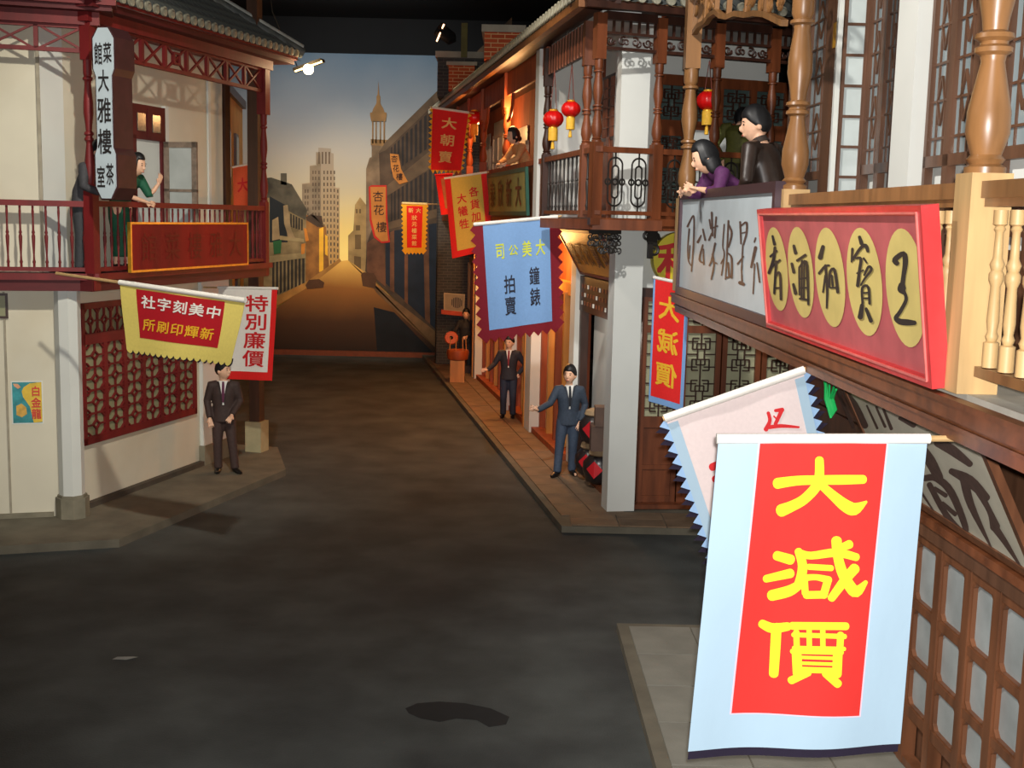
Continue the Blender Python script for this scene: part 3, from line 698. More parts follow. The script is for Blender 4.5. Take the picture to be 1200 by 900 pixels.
# roof
RB = MB(FB); ca, sa = math.cos(R(33)), math.sin(R(33))
RB.add([(-.4, -.26, 6.45), (5.3, -.26, 6.45), (3.2, -.26 + 2.6 * ca, 6.45 + 2.6 * sa), (-.4, -.26 + 2.6 * ca, 6.45 + 2.6 * sa)], [(0, 1, 2, 3)])
RB.add([(-.4, -.26, 6.40), (5.3, -.26, 6.40), (3.2, -.26 + 2.6 * ca, 6.40 + 2.6 * sa), (-.4, -.26 + 2.6 * ca, 6.40 + 2.6 * sa)], [(3, 2, 1, 0)])
roof = RB.build('roof', TILE, LB)
tiled_roof(roof, FB, -.4, 5.25, -.27, 6.47, 33, 2.6, .185, TILE, 9, lambda x, yy: x < 5.3 - yy * .82)
ra, rb = Vector((5.3, -.28, 6.52)), Vector((3.2, -.26 + 2.6 * ca, 6.55 + 2.6 * sa))
MB(FB).tube([ra, ra * .5 + rb * .5, rb], .085, 10).build('hip_ridge', TILE, roof)
MB(FB).tube([ra + Vector((0, 0, .1)), rb + Vector((0, 0, .1))], .04, 8).build('hip_ridge_cap', mat('pale_ridge_mortar', (176, 178, 170), .7), roof)
tiled_roof(roof, FA, -4.6, .2, -.32, 6.5, 33, .9, .185, TILE, 3)
# upper door with open glazed leaf
d0, d1 = 1.78, 2.62
dr = MB(FB); dr.box(d0, d1, .6, .68, 4.95, 5.42); dr.box(d0, d0 + .1, .6, .68, 3.2, 5.0); dr.box(d1 - .1, d1, .6, .68, 3.2, 5.0); dr.box(d0 + .38, d0 + .46, .59, .68, 4.98, 5.38)
dr = dr.build('door', REDD, LB)
for a in (d0 + .12, d0 + .5): MB(FB).box(a, a + .2, .59, .6, 5.06, 5.3).build('pane', GLASSD, dr)
MB(FB).box(d0 + .1, d1 - .1, .64, .655, 3.2, 4.95).build('bright_doorway', PLASTW, dr)
MB(FB).box(d1 + .0, d1 + .09, .6, .66, 3.2, 5.45).build('casing', PLASTW, LB)
FL = FB @ Tm(d1 - .04, .6, 0) @ Matrix.Rotation(R(-90), 4, 'Z')
lf = MB(FL)
for (a, b, c, d) in ((0, .52, 3.25, 3.33), (0, .52, 4.87, 4.95), (0, .08, 3.25, 4.95), (.44, .52, 3.25, 4.95), (0, .52, 4.25, 4.29)): lf.box(a, b, -.02, .02, c, d)
lf = lf.build('door_leaf', mat('worn_grey_wood', (128, 112, 98), .7, .3, 12), LB)
MB(FL).box(.06, .46, -.006, .006, 3.3, 4.9).build('pane', mat('pale_glass', (176, 182, 180), .2, .1, 3), lf)

# ================================================================ the near shop on the right
NB = thing('near_shop_building', 'near brown timber shop with turned balcony posts and lattice windows', 'building', (2.6, 8.7, 0))
N0, N1 = -5.25, 5.2
BEAM = mat('balcony_beam_wood', (108, 62, 36), .4, .35, 8, (.12, 1, 1), bump=.1)
MB(FN).box(N0, N1, 0, .9, 2.97, 3.08).build('balcony_floor', BEAM, NB)
MB(FN).box(N0, N1, -.045, .9, 3.08, 3.17).build('balcony_beam', BEAM, NB)
MB(FN).box(N0, N1, -.06, -.0, 3.155, 3.185).build('beam_moulding', BEAM, NB)
MB(FN).box(N0, N1, -.015, .0, 3.03, 3.05).build('beam_moulding', BEAM, NB)
MB(FN).box(N0, N1, .05, .9, 3.17, 3.2).build('balcony_boards', mat('pale_floorboard', (176, 172, 160), .6, .1), NB)
nb_me = spindle(.74, .036, 1); nb_me.materials.append(PALEW)
PX1, PX2, PX3 = at(808, 140, FN, .1).x, at(936, 110, FN, .1).x, at(1163, 80, FN, .1).x
for a, b in ((PX1 + .1, PX2 - .1), (PX2 + .1, PX3 - .12), (PX3 + .12, N1)):
    MB(FN).box(a, b, .04, .17, 4.14, 4.22).build('top_rail', GOLDW, NB); MB(FN).box(a, b, .06, .15, 4.1, 4.14).build('top_rail', GOLDW, NB)
    MB(FN).box(a, b, .07, .14, 3.29, 3.34).build('bottom_rail', GOLDW, NB)
    n = int((b - a) / .165)
    for i in range(n): link('baluster', nb_me, PALEW, NB, FN @ Tm(a + (i + .5) * (b - a) / n, .105, 3.345))
    for i in range(max(2, n // 6)): MB(FN).box(a + (i + .5) * (b - a) / max(2, n // 6) - .02, a + (i + .5) * (b - a) / max(2, n // 6) + .02, .08, .13, 3.2, 3.29).build('rail_foot', GOLDW, NB)
for x in (PX1, PX2, PX3):
    MB(FN).box(x - .1, x + .1, .0, .2, 3.2, 4.26).build('post_base', PALEW, NB)
    MB(FN).lathe(x, .1, [(a, 4.26 + b) for a, b in turned_post(1.45, .092)], 20).build('turned_post', GOLDW, NB)
    MB(FN).box(x - .085, x + .085, .015, .185, 5.71, 6.6).build('post_head', GOLDW, NB)
MB(FN).box(N0, N1, .02, .18, 6.45, 6.7).build('head_beam', BEAM, NB)
# carved spandrel beside the far post
def scroll(mb, c, r, turns=1.25, a0=0, sgn=1, w=.02, y=.1, d=.05):
    pts = []
    for k in range(15):
        t = k / 14; a = a0 + sgn * t * turns * 2 * math.pi; rr = r * (1 - .75 * t); pts.append((c[0] + rr * math.cos(a), y, c[1] + rr * math.sin(a)))
    mb.tube(pts, [w * (1 - .4 * k / 14) for k in range(15)], 6)
pts = [at(790 + a / 7.06, b / 7.06, FN, .1) for a, b in ((165, 275), (205, 215), (262, 185), (300, 130), (350, 95), (390, 130), (450, 140), (520, 112), (600, 125), (680, 110), (760, 118), (830, 150), (912, 190))]
top = 6.46
sp = MB(FN)
for i in range(len(pts) - 1):
    a, b = pts[i], pts[i + 1]; sp.bar((a.x, .1, a.z), (b.x, .1, b.z), .05, .06, (0, 1, 0))
    if i % 2 == 0: sp.bar((a.x, .1, a.z), (a.x + .05, .1, min(top, a.z + .42)), .035, .05, (0, 1, 0))
sp = sp.build('carved_spandrel', GOLDW, NB)
rnd = random.Random(3)
for i in range(44):
    t = rnd.random(); k = int(t * (len(pts) - 1)); f = t * (len(pts) - 1) - k
    x = pts[k].x * (1 - f) + pts[k + 1].x * f; z = pts[k].z * (1 - f) + pts[k + 1].z * f + .08 + rnd.random() * .45
    s = MB(FN); scroll(s, (x, z), .07 + .05 * rnd.random(), 1.2, rnd.random() * 6, rnd.choice((-1, 1)), .021, .1); s.build('carved_scroll', GOLDW, sp)
# walls
MB(FN).box(-4.3, N1, .98, 1.2, 3.17, 6.9).build('wall', PLASTW, NB)
MB(FN).box(-3.6, N1, .95, 1.15, .1, 2.97).build('wall', WALN, NB)
wy = .9
def nx(px, py=120, y=wy): return at(px, py, FN, y).x
def lattice_leaf(x0, x1, z0, z1, y, parent, diamonds=True, wood=WALN, glass=GLASSB, name='window_leaf'):
    st = .05; f = MB(FN)
    for (a, b, c, d) in ((x0, x1, z0, z0 + .07), (x0, x1, z1 - .07, z1), (x0, x0 + st, z0, z1), (x1 - st, x1, z0, z1), (x0, x1, 4.42, 4.5)): f.box(a, b, y, y + .06, c, d)
    for k in range(6): f.box(x0 + st, x1 - st, y + .015, y + .05, z0 + .1 + k * .2, z0 + .22 + k * .2) if z0 + .22 + k * .2 < 4.42 else None
    f = f.build(name, wood, parent)
    MB(FN).box(x0 + st, x1 - st, y + .036, y + .042, 4.48, z1 - .05).build('pane', glass, f)
    lt = MB(FN); cx = (x0 + x1) / 2; W = (x1 - x0) / 2 - st
    for q in (-.42, .42): lt.box(cx + q * W - .008, cx + q * W + .008, y + .022, y + .036, 4.5, z1 - .07)
    z = 4.62; k = 0
    while z < z1 - .1:
        lt.box(x0 + st, x1 - st, y + .02, y + .036, z - .009, z + .009)
        if k % 2:
            h = .17
            for a, b in (((0, h), (.42 * W, 0)), ((.42 * W, 0), (0, -h)), ((0, -h), (-.42 * W, 0)), ((-.42 * W, 0), (0, h))): lt.bar((cx + a[0], y + .026, z + a[1]), (cx + b[0], y + .026, z + b[1]), .016, .016, (0, 1, 0))
        z += .26; k += 1
    lt.build('lattice', wood, f)
xs = [nx(p) for p in (924, 944, 966)]
lattice_leaf(xs[0], xs[1], 3.25, 6.5, wy, NB); lattice_leaf(xs[1], xs[2], 3.25, 6.5, wy, NB)
MB(FN).box(xs[2], nx(982), wy - .02, .98, 3.2, 6.6).build('window_post', WALN, NB)
h = at(979, 41, FN, wy - .03); MB(FN).box(h.x - .06, h.x + .06, wy - .035, wy - .02, h.z - .11, h.z + .11).build('brass_hinge', GOLD, NB)
xs = [nx(p) for p in (1012, 1031, 1050)]
lattice_leaf(xs[0], xs[1], 3.25, 6.5, wy, NB); lattice_leaf(xs[1], xs[2], 3.25, 6.5, wy, NB)
MB(FN).box(nx(1051), nx(1061), wy - .04, .98, 3.2, 6.6).build('window_post', WOODD, NB)
MB(FN).box(nx(1062), nx(1085), wy - .1, 1.0, 3.2, 6.7).build('pillar', PLASTW, NB)
xs = [nx(p) for p in (1086, 1112, 1141, 1174, 1215, 1270)]
for a, b in zip(xs[:-1], xs[1:]): lattice_leaf(a, b, 3.25, 6.5, wy, NB)
# leaf standing open towards the viewer, one column of clear panes
p0, p1 = at(1012, 120, FN, wy), at(984, 120, FN, wy - .2)
FO = FN @ Tm(p0.x, wy - .0, 0) @ Matrix.Rotation(math.atan2(-.2, p1.x - p0.x + .0), 4, 'Z')
lw = math.hypot(p1.x - p0.x, .2)
lf = MB(FO)
for (a, b, c, d) in ((0, lw, 3.3, 3.4), (0, lw, 6.4, 6.5), (0, .13 * lw, 3.3, 6.5), (.87 * lw, lw, 3.3, 6.5)): lf.box(a, b, -.02, .02, c, d)
lf = lf.build('open_leaf', WALN, NB); zz = 3.4
for k in range(12):
    z0 = 3.4 + k * .25; MB(FO).box(.13 * lw, .87 * lw, -.004, .004, z0 + .012, z0 + .238).build('pane', mat('clear_pane', (196, 206, 204), .2, .08, 4), lf)
    MB(FO).box(.1 * lw, .9 * lw, -.018, .018, z0 - .012, z0 + .012).build('glazing_bar', WALN, lf)
MB(FN).box(nx(982) - .004, nx(983) + .02, wy - .05, wy, 3.2, 6.6).build('white_edge', PLASTW, NB)
# ground floor: panelled windows and corner
gx = lambda px, py: at(px, py, FN, .86).x
zt = 1.86
st = [gx(p, 700) for p in (1040, 1069, 1100, 1136, 1172, 1214, 1262, 1320)]
MB(FN).box(st[0] - .4, N1, .82, .95, zt, zt + .1).build('head_rail', WALN, NB)
MB(FN).box(st[0] - .4, N1, .8, .95, zt + .1, zt + .16).build('head_rail', BEAM, NB)
PANEW = mat('frosted_pane', (150, 156, 156), .25, .18, 3)
AMB = mat('amber_wood', (106, 66, 42), .4, .35, 9, (1, 1, .12), bump=.06)
for a, b in zip(st[:-1], st[1:]):
    fr_ = MB(FN); fr_.box(a, a + .05, .84, .94, .12, zt); fr_.box(b - .05, b, .84, .94, .12, zt)
    for z in (.12, .5, .88, 1.3, zt - .07): fr_.box(a, b, .845, .935, z, z + (.06 if z not in (.5,) else .08))
    fr_ = fr_.build('window_frame', AMB, NB)
    for z0, z1 in ((.58, .88), (.94, 1.3), (1.36, zt - .07)):
        c = .045; x0, x1 = a + .055, b - .055
        poly = [(x0 + c, z0), (x1 - c, z0), (x1, z0 + c), (x1, z1 - c), (x1 - c, z1), (x0 + c, z1), (x0, z1 - c), (x0, z0 + c)]
        MB(FN).prism(poly, lambda p, q, d: (p, d, q), .885, .9).build('pane', PANEW, fr_)
        bead = MB(FN)
        for k in range(8): p, q = poly[k], poly[(k + 1) % 8]; bead.bar((p[0], .87, p[1]), (q[0], .87, q[1]), .022, .03, (0, 1, 0))
        bead.build('bead', AMB, fr_)
for k in range(5): MB(FN).box(-3.6, st[0] - .4, .92, .95, .15 + k * .55, .15 + k * .55 + .53).build('wall_board', WALN, NB)

# ================================================================ the corner shop with lanterns (right, middle)
MBd = thing('corner_shop_building', 'dark timber corner shop with wrought iron balcony and white pillar', 'building', (1.5, 16.6, 0))
# pillars
def pillar(x0, w, z1, parent, y0=-.38, y1=0, m=PLASTW): return MB(FG).box(x0 - w, x0, y0, y1, .1, z1).build('pillar', m, parent)
pillar(.0, .31, 6.3, MBd)
x1b = at(684, 500, FG).x; pillar(x1b, .34, 3.9, MBd, -.2)
# balcony
MB(FF).box(-.02, 3.6, 0, 1.6, 3.87, 4.0).build('balcony_floor', WOOD, MBd); MB(FR).box(-3.3, .02, 0, .9, 3.87, 4.0).build('balcony_floor', WOOD, MBd)
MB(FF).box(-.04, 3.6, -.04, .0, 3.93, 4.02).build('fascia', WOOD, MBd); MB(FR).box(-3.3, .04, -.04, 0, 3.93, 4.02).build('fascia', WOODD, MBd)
def m_post(fr, x, z1=6.5, m=WOOD):
    MB(fr).box(x - .065, x + .065, .0, .13, 4.0, 4.95).build('post_base', m, MBd)
    MB(fr).lathe(x, .065, [(a, 4.95 + b) for a, b in turned_post(1.0, .062)], 14).build('turned_post', m, MBd)
    MB(fr).box(x - .065, x + .065, .0, .13, 5.95, z1).build('post_head', m, MBd)
for x in (.06, .9, 1.74, 2.58, 3.4): m_post(FF, x)
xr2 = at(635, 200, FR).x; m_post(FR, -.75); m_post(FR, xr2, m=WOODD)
MB(FF).box(.0, 3.4, .02, .11, 4.83, 4.9).build('top_rail', WOOD, MBd); MB(FF).box(.0, 3.4, .03, .1, 4.06, 4.11).build('bottom_rail', WOOD, MBd)
MB(FR).box(xr2, .0, .02, .11, 4.83, 4.9).build('top_rail', WOOD, MBd); MB(FR).box(xr2, .0, .03, .1, 4.06, 4.11).build('bottom_rail', WOOD, MBd)
ib = spindle(.72, .03, 0); ib.materials.append(IRON)
n = 9
for i in range(n): link('baluster', ib, IRON, MBd, FR @ Tm(xr2 + .1 + (i + .5) * (-.8 - xr2 - .15) / n, .065, 4.11))
for i in range(4): link('baluster', ib, IRON, MBd, FR @ Tm(-.6 + i * .15, .065, 4.11))
def iron_ornament(x):
    o = MB(FF)
    def oval(cx, cz, w, h, r=.012):
        pts = []
        for k in range(25):
            a = 2 * math.pi * k / 24; c, s = math.cos(a), math.sin(a); pts.append((cx + w * c, .06, cz + (h - w) * (1 if s > 1e-6 else -1 if s < -1e-6 else 0) + w * s))
        o.tube(pts, r, 6)
    oval(x, 4.47, .1, .3); oval(x, 4.47, .045, .2)
    for q in (-.1, 0, .1): oval(x + q, 4.47, .035, .035)
    o.tube([(x, .06, 4.11), (x, .06, 4.27)], .012, 6); o.tube([(x, .06, 4.67), (x, .06, 4.83)], .012, 6)
    o.build('iron_panel', IRON, MBd)
for b in range(4):
    for q in (.27, .6): iron_ornament(.06 + b * .84 + q)
# frieze
def m_frieze(fr, x0, x1, z0):
    f = MB(fr); f.box(x0, x1, .03, .1, z0, z0 + .04); f.box(x0, x1, .03, .1, z0 + .19, z0 + .22); f.box(x0, x1, .02, .12, z0 + .36, z0 + .46)
    f = f.build('frieze', WOODD, MBd); n = int((x1 - x0) / .1)
    for i in range(n + 1): MB(fr).box(x0 + i * (x1 - x0) / n - .014, x0 + i * (x1 - x0) / n + .014, .05, .08, z0 + .22, z0 + .36).build('frieze_bar', WOODD, f)
    n = int((x1 - x0) / .14)
    for i in range(n):
        s = MB(fr); c = x0 + (i + .5) * (x1 - x0) / n; scroll(s, (c - .02, z0 + .115), .06, 1.2, i, 1 if i % 2 else -1, .014, .065); scroll(s, (c + .03, z0 + .1), .045, 1, i + 2, -1 if i % 2 else 1, .012, .065); s.build('carved_scroll', WOODD, f)
for b in range(4): m_frieze(FF, .13 + b * .84, .83 + b * .84, 6.07)
fz = MB(FR).box(xr2 + .06, -.8, .04, .08, 6.1, 6.5).build('frieze', WOODD, MBd)
for i in range(12): MB(FR).box(xr2 + .2 + i * .19, xr2 + .23 + i * .19, .02, .05, 6.1, 6.5).build('frieze_bar', WOOD, fz)
# brackets under the balcony
def bracket(fr, x, parent):
    o = MB(fr); o.box(x - .06, x + .06, .0, .05, 3.7, 3.87); o.box(x - .06, x - .0, .0, .05, 3.52, 3.72); scroll(o, (x, 3.76), .1, 1.4, 0, 1, .025, .02); scroll(o, (x + .02, 3.62), .08, 1.3, 2, -1, .022, .02); scroll(o, (x - .08, 3.8), .06, 1.2, 1, 1, .02, .02); o.build('carved_bracket', IRON, parent)
xa_, xb_ = at(690, 280, FF, .12).x, at(727, 280, FF, .12).x
ap = MB(FF).box(xa_, xb_, .1, .13, 3.82, 3.87).build('carved_apron', IRON, MBd)
for i in range(10):
    s = MB(FF); x = xa_ + (i + .5) * (xb_ - xa_) / 10; dz = .02 * i
    for j in range(3 if i > 2 else 2): scroll(s, (x, 3.78 - j * .085), .042, 1.2, i + j, 1 if (i + j) % 2 else -1, .012, .12)
    s.build('carved_scroll', IRON, ap)
bracket(FF, at(757, 282, FF, .2).x, MBd)
# upper back walls
MB(FF).box(1.38, 3.8, 1.75, 1.95, 4.0, 6.7).build('wall', PLASTW, MBd)
MB(FR).box(-3.4, -1.05, .95, 1.1, 4.0, 6.7).build('wall', PLASTW, MBd)
MB(FF).box(.8, 3.7, .45, 1.8, 6.52, 6.58).build('soffit', PLASTW, MBd)
MB(FR).box(-3.4, -.22, .1, .6, 6.5, 6.56).build('soffit', PLASTW, MBd); MB(FR).box(-3.4, -.8, .6, 1.4, 6.5, 6.56).build('soffit', PLASTW, MBd)
def m_screen(x0, x1, zs, y=1.68):
    f = MB(FF)
    zl = [4.02] + [z for ab in zs for z in ab] + [6.05]
    f.box(x0, x0 + .05, y, y + .07, 4.0, 6.05); f.box(x1 - .05, x1, y, y + .07, 4.0, 6.05)
    for i in range(0, len(zl), 2): f.box(x0, x1, y + .01, y + .06, zl[i], zl[i + 1])
    f = f.build('lattice_screen', WOOD, MBd)
    for a, b in zs:
        MB(FF).box(x0 + .05, x1 - .05, y + .05, y + .055, a, b).build('pane', GLASSD, f); grid_lattice(MB(FF), x0 + .05, x1 - .05, a, b, y + .01, 0, .016).build('lattice', WOODD, f)
zs = ((4.25, 4.75), (4.95, 5.2), (5.42, 5.9))
for pa, pb, op in ((769, 804, 0), (806, 843, 1), (843, 882, 1), (882, 922, 0), (922, 965, 0)):
    a, b = at(pa, 150, FF, 1.68).x, at(pb, 150, FF, 1.68).x
    if not op: m_screen(a, b, zs)
    else:
        f = MB(FF)
        for q in (a, b - .05): f.box(q, q + .05, 1.68, 1.75, 5.3, 6.05)
        f.box(a, b, 1.69, 1.74, 5.3, 5.42); f.box(a, b, 1.69, 1.74, 5.9, 6.05); MB(FF).box(a, b, 1.69, 1.74, 4.0, 4.5).build('screen_base', WOOD, MBd)
        f = f.build('lattice_screen', WOOD, MBd); MB(FF).box(a + .05, b - .05, 1.73, 1.735, 5.42, 5.9).build('pane', GLASSD, f); grid_lattice(MB(FF), a + .05, b - .05, 5.42, 5.9, 1.69, 0, .016).build('lattice', WOODD, f)
# inner lattice of the return wall, seen behind the corner post
MB(FR).box(-3.2, -2.35, .89, .94, 4.0, 5.15).build('door_panel', WOOD, MBd)
il = MB(FR).box(-3.3, -1.0, .88, .94, 5.15, 6.1).build('lattice_screen', WOODD, MBd)
for i in range(5): grid_lattice(MB(FR), -3.2 + i * .43, -2.85 + i * .43, 5.2, 6.05, .85, 1, .02).build('lattice', WOOD, il)
MB(FR).box(-1.95, -1.8, .86, .94, 4.0, 5.2).build('door_post', WOOD, MBd); MB(FR).box(-2.9, -2.75, .86, .94, 4.0, 5.2).build('door_post', WOOD, MBd)
# ground floor: lattice doors facing the viewer
FD = frame((1.72, 16.25), 84)
MB(FD).box(-.05, 4.2, .1, .3, 3.0, 3.95).build('wall', PLASTW, MBd)
MB(FD).box(0, 4.2, .0, .12, 2.98, 3.1).build('lintel', WOODD, MBd)
FRET = mat('pale_fret_paper', (168, 166, 134), .5, .1, 3)
for i in range(7):
    a = .02 + i * .56; b = a + .54; f = MB(FD)
    f.box(a, a + .07, 0, .08, .12, 2.98); f.box(b - .07, b, 0, .08, .12, 2.98)
    for z0, z1 in ((.12, .25), (.62, .68), (1.2, 1.35), (2.5, 2.6), (2.92, 2.98)): f.box(a, b, .01, .075, z0, z1)
    f = f.build('lattice_door', WOOD, MBd)
    for z0, z1 in ((.25, .62), (.68, 1.2)): MB(FD).box(a + .07, b - .07, .035, .06, z0, z1).build('door_panel', WOOD, f)
    for z0, z1 in ((1.35, 1.92), (1.92, 2.5), (2.6, 2.92)):
        grid_lattice(MB(FD), a + .07, b - .07, z0, z1, .02, 0, .016).build('lattice', WOODD, f)
    MB(FD).box(a + .07, b - .07, .055, .06, 1.35, 2.92).build('pane', FRET, f)
MB(FD).box(-.1, 4.2, -.16, .1, .1, .16).build('door_sill', WOOD, MBd)
# open shop bay between the white pillars
MB(FG).box(x1b, -.36, .12, .2, .1, 3.9).build('wall', PLASTW, MBd)
MB(FG).box(x1b, -.3, -.1, -.02, 3.14, 3.9).build('wall', PLASTW, MBd)
lt = MB(FG).box(x1b, -.3, -.13, -.02, 2.58, 3.12).build('lattice_lintel', WOODD, MBd)
for i in range(14):
    for j in range(3):
        x = x1b + .15 + i * (-.45 - x1b) / 14; MB(FG).box(x, x + .07, -.14, -.125, 2.68 + j * .13, 2.74 + j * .13).build('lintel_hole', PLASTW if (i * 3 + j * 5) % 4 == 0 else WOOD, lt)
MB(FG).box(x1b, x1b + .12, -.12, .0, .1, 2.6).build('door_post', WOODD, MBd)
MB(FG).box(x1b, -.3, -.2, .0, .1, .17).build('sill', WOOD, MBd)

# ================================================================ the shop row receding behind it
RW = thing('shop_row_building', 'long orange-lit timber shop row with tiled eave receding to the backdrop', 'building', (0, 24, 0))
ORW = mat('orange_varnished_wood', (150, 68, 26), .6, .3, 8, (1, 1, .15))
YEW = mat('yellow_varnished_wood', (190, 128, 56), .4, .2, 8, (1, 1, .15))
RE = -16.9
x2 = at(641, 507, FG).x; x3 = at(613, 470, FG).x; x4 = at(572, 443, FG).x
for x, wd in ((x2, .62), (x3, .4), (x4, .4)):
    MB(FG).box(x - wd, x, -.34, 0, .1, 3.9).build('pillar', PLASTW, RW); MB(FG).box(x - wd, x - wd + .1, -.36, -.33, .1, 3.9).build('pillar_edge', YEW, RW)
segs = [(x2, x1b - .34), (x3, x2 - .62), (x4, x3 - .4), (RE, x4 - .4)]
for a, b in segs:
    MB(FG).box(a, b, .05, .15, .1, 3.9).build('shopfront_wall', ORW, RW)
    MB(FG).box(a, b, -.3, .1, .1, .2).build('sill', ORW, RW)
    MB(FG).box(a, b, -.12, .06, 2.75, 2.95).build('lintel', YEW, RW)
    n = max(2, int((b - a) / .62))
    for i in range(n + 1):
        x = a + .05 + i * (b - a - .1) / n; MB(FG).box(x - .05, x + .05, -.16, .05, .2, 2.8).build('front_post', YEW if i % 2 else ORW, RW)
    for i in range(n):
        x = a + .05 + (i + .5) * (b - a - .1) / n; MB(FG).box(x - .16, x + .16, .0, .05, .8, 2.6).build('front_panel', mat('cream_panel', (206, 184, 140), .6, .1) if i % 2 else ORW, RW)
# upper gallery
MB(FR).box(RE, -3.3, 0, .95, 3.87, 4.0).build('gallery_floor', ORW, RW)
MB(FR).box(RE, -3.45, .02, .12, 4.82, 4.9).build('top_rail', ORW, RW); MB(FR).box(RE, -3.45, .05, .09, 4.0, 4.85).build('parapet_panel', WOOD, RW)
xw = at(629, 200, FR, .02).x
MB(FR).box(xw - .15, xw - .05, .2, .95, 4.0, 6.55).build('light_stop_partition', PLASTW, RW)  # added to stop the orange gallery light reaching the corner shop
MB(FR).box(xw - .17, xw + .12, .0, .2, 3.9, 6.55).build('pillar', PLASTW, RW)
posts = [at(p, 170, FR, .06).x for p in (593, 566, 550, 537, 527)]
for x in posts:
    if x < RE + .1: continue
    MB(FR).box(x - .07, x + .07, .0, .14, 4.9, 5.1).build('post_base', ORW, RW); MB(FR).lathe(x, .07, [(a, 5.05 + b) for a, b in turned_post(.95, .07)], 12).build('turned_post', ORW, RW); MB(FR).box(x - .07, x + .07, .0, .14, 5.95, 6.6).build('post_head', ORW, RW)
MB(FR).box(RE, -3.5, .05, .1, 6.15, 6.55).build('frieze', ORW, RW)
for x in posts[:3]:
    for s in (-1, 1):
        o = MB(FR); P = [(x + s * (.07 + .5 * math.sin(R(k * 15))), .075, 5.72 + .45 * (1 - math.cos(R(k * 15)))) for k in range(7)]; o.tube(P, .03, 6); o.build('arched_brace', ORW, RW)
MB(FR).box(RE, -3.4, .95, 1.1, 4.0, 6.6).build('wall', mat('matt_orange_wood', (136, 66, 30), .85, .3, 8, (1, 1, .15)), RW)
MB(FR).box(RE, -3.4, .1, 1.0, 6.53, 6.58).build('soffit', WOODD, RW)
for (pa, pb, z0, z1) in ((617, 599, 4.3, 5.55), (590, 578, 4.6, 5.9), (574, 568, 4.6, 5.7)):
    a, b = at(pb, 170, FR, .9).x, at(pa, 170, FR, .9).x; f = MB(FR)
    f.box(a, b, .88, .95, z0, z0 + .08); f.box(a, b, .88, .95, z1 - .08, z1); f.box(a, a + .07, .88, .95, z0, z1); f.box(b - .07, b, .88, .95, z0, z1); f.box((a + b) / 2 - .03, (a + b) / 2 + .03, .88, .95, z0, z1); f.box(a, b, .88, .95, (z0 + z1) / 2, (z0 + z1) / 2 + .05)
    f = f.build('shutter_window', mat('pale_shutter', (188, 182, 170), .6, .1), RW)
    MB(FR).box(a, b, .91, .92, z0, z1 + .3).build('pane', mat('hazy_pane', (164, 166, 160), .3, .15, 3), f)
# end wall of grey brick
GB = brick_mat('grey_brick', (76, 74, 72), (60, 60, 60), (96, 92, 86)); OB = brick_mat('orange_brick', (196, 84, 40), (172, 66, 30), (214, 170, 120))
FE = FR @ Tm(RE, 0, 0)
MB(FE).box(-.35, 0, -.1, 3.5, .1, 6.6).build('end_wall', GB, RW)
# eave and roof over both shops
rf = MB(FR).box(RE - .3, .3, -.32, -.22, 6.5, 6.6).build('eave_board', mat('eave_wood', (128, 78, 34), .5, .3, 8), RW)
MB(FF).box(-.3, 3.7, -.32, -.22, 6.5, 6.58).build('eave_board', WOODD, MBd)
MB(FR).box(RE - .3, .3, -.25, .2, 6.56, 6.6).build('eave_boarding', WOODD, RW); MB(FF).box(-.3, 3.7, -.25, .2, 6.56, 6.6).build('eave_boarding', WOODD, MBd)
tiled_roof(RW, FR, RE - .3, .3, -.34, 6.63, 30, .95, .2, TILEM, 2)
tiled_roof(MBd, FF, -.3, 3.7, -.34, 6.62, 30, .95, .2, TILE, 2)
# brick parapets and chimneys above the eave
CAP = mat('pale_coping', (168, 160, 144), .8, .12, 4)
def stack(px0, px1, pyt, pyb, y, depth, m, cap=.1):
    a = gy(px0, pyt, y); b = gy(px1, pyb, y); z0 = min(b.z, 6.7)
    MB().box(a.x, b.x, y, y + depth, z0, a.z - cap).build('brick_parapet', m, RW); MB().box(a.x - .05, b.x + .05, y - .05, y + depth + .05, a.z - cap, a.z).build('coping', CAP, RW)
stack(568, 612, 29, 70, 21.5, 1.6, OB, .12)
stack(513, 575, 60, 110, 28.5, 3.0, GB, .14)
stack(526, 556, 72, 100, 27.0, 1.2, OB, .08)
pa = MB(FR).box(-6.2, -1.2, 1.2, 1.5, 6.6, 7.35).build('brick_parapet', OB, RW); MB(FR).box(-6.2, -1.2, 1.12, 1.58, 7.35, 7.5).build('coping', CAP, RW)

# ================================================================ a dim shop behind the teahouse
DB = thing('ochre_shop_building', 'ochre shop front glimpsed behind the teahouse balcony', 'building', (-6.6, 24, 0))
OCH = mat('ochre_plaster', (178, 132, 62), .8, .15, 2)
FO2 = frame((-5.62, 21.2), -8)
MB(FO2).box(0, 12, .1, .6, .1, 6.8).build('wall', OCH, DB)
for i in range(5):
    for z in (1.0, 4.3):
        w_ = MB(FO2).box(.5 + i * 2.2, 1.3 + i * 2.2, .04, .12, z, z + 1.6).build('window', WOODD, DB); MB(FO2).box(.57 + i * 2.2, 1.23 + i * 2.2, .03, .045, z + .07, z + 1.53).build('pane', GLASSD, w_)
MB(FO2).box(0, 12, .02, .1, 3.1, 3.5).build('ledge', mat('mustard_paint', (196, 150, 44), .6), DB)
MB(FO2).box(-.1, 12, .0, .7, 6.7, 6.9).build('eave', WOODD, DB)

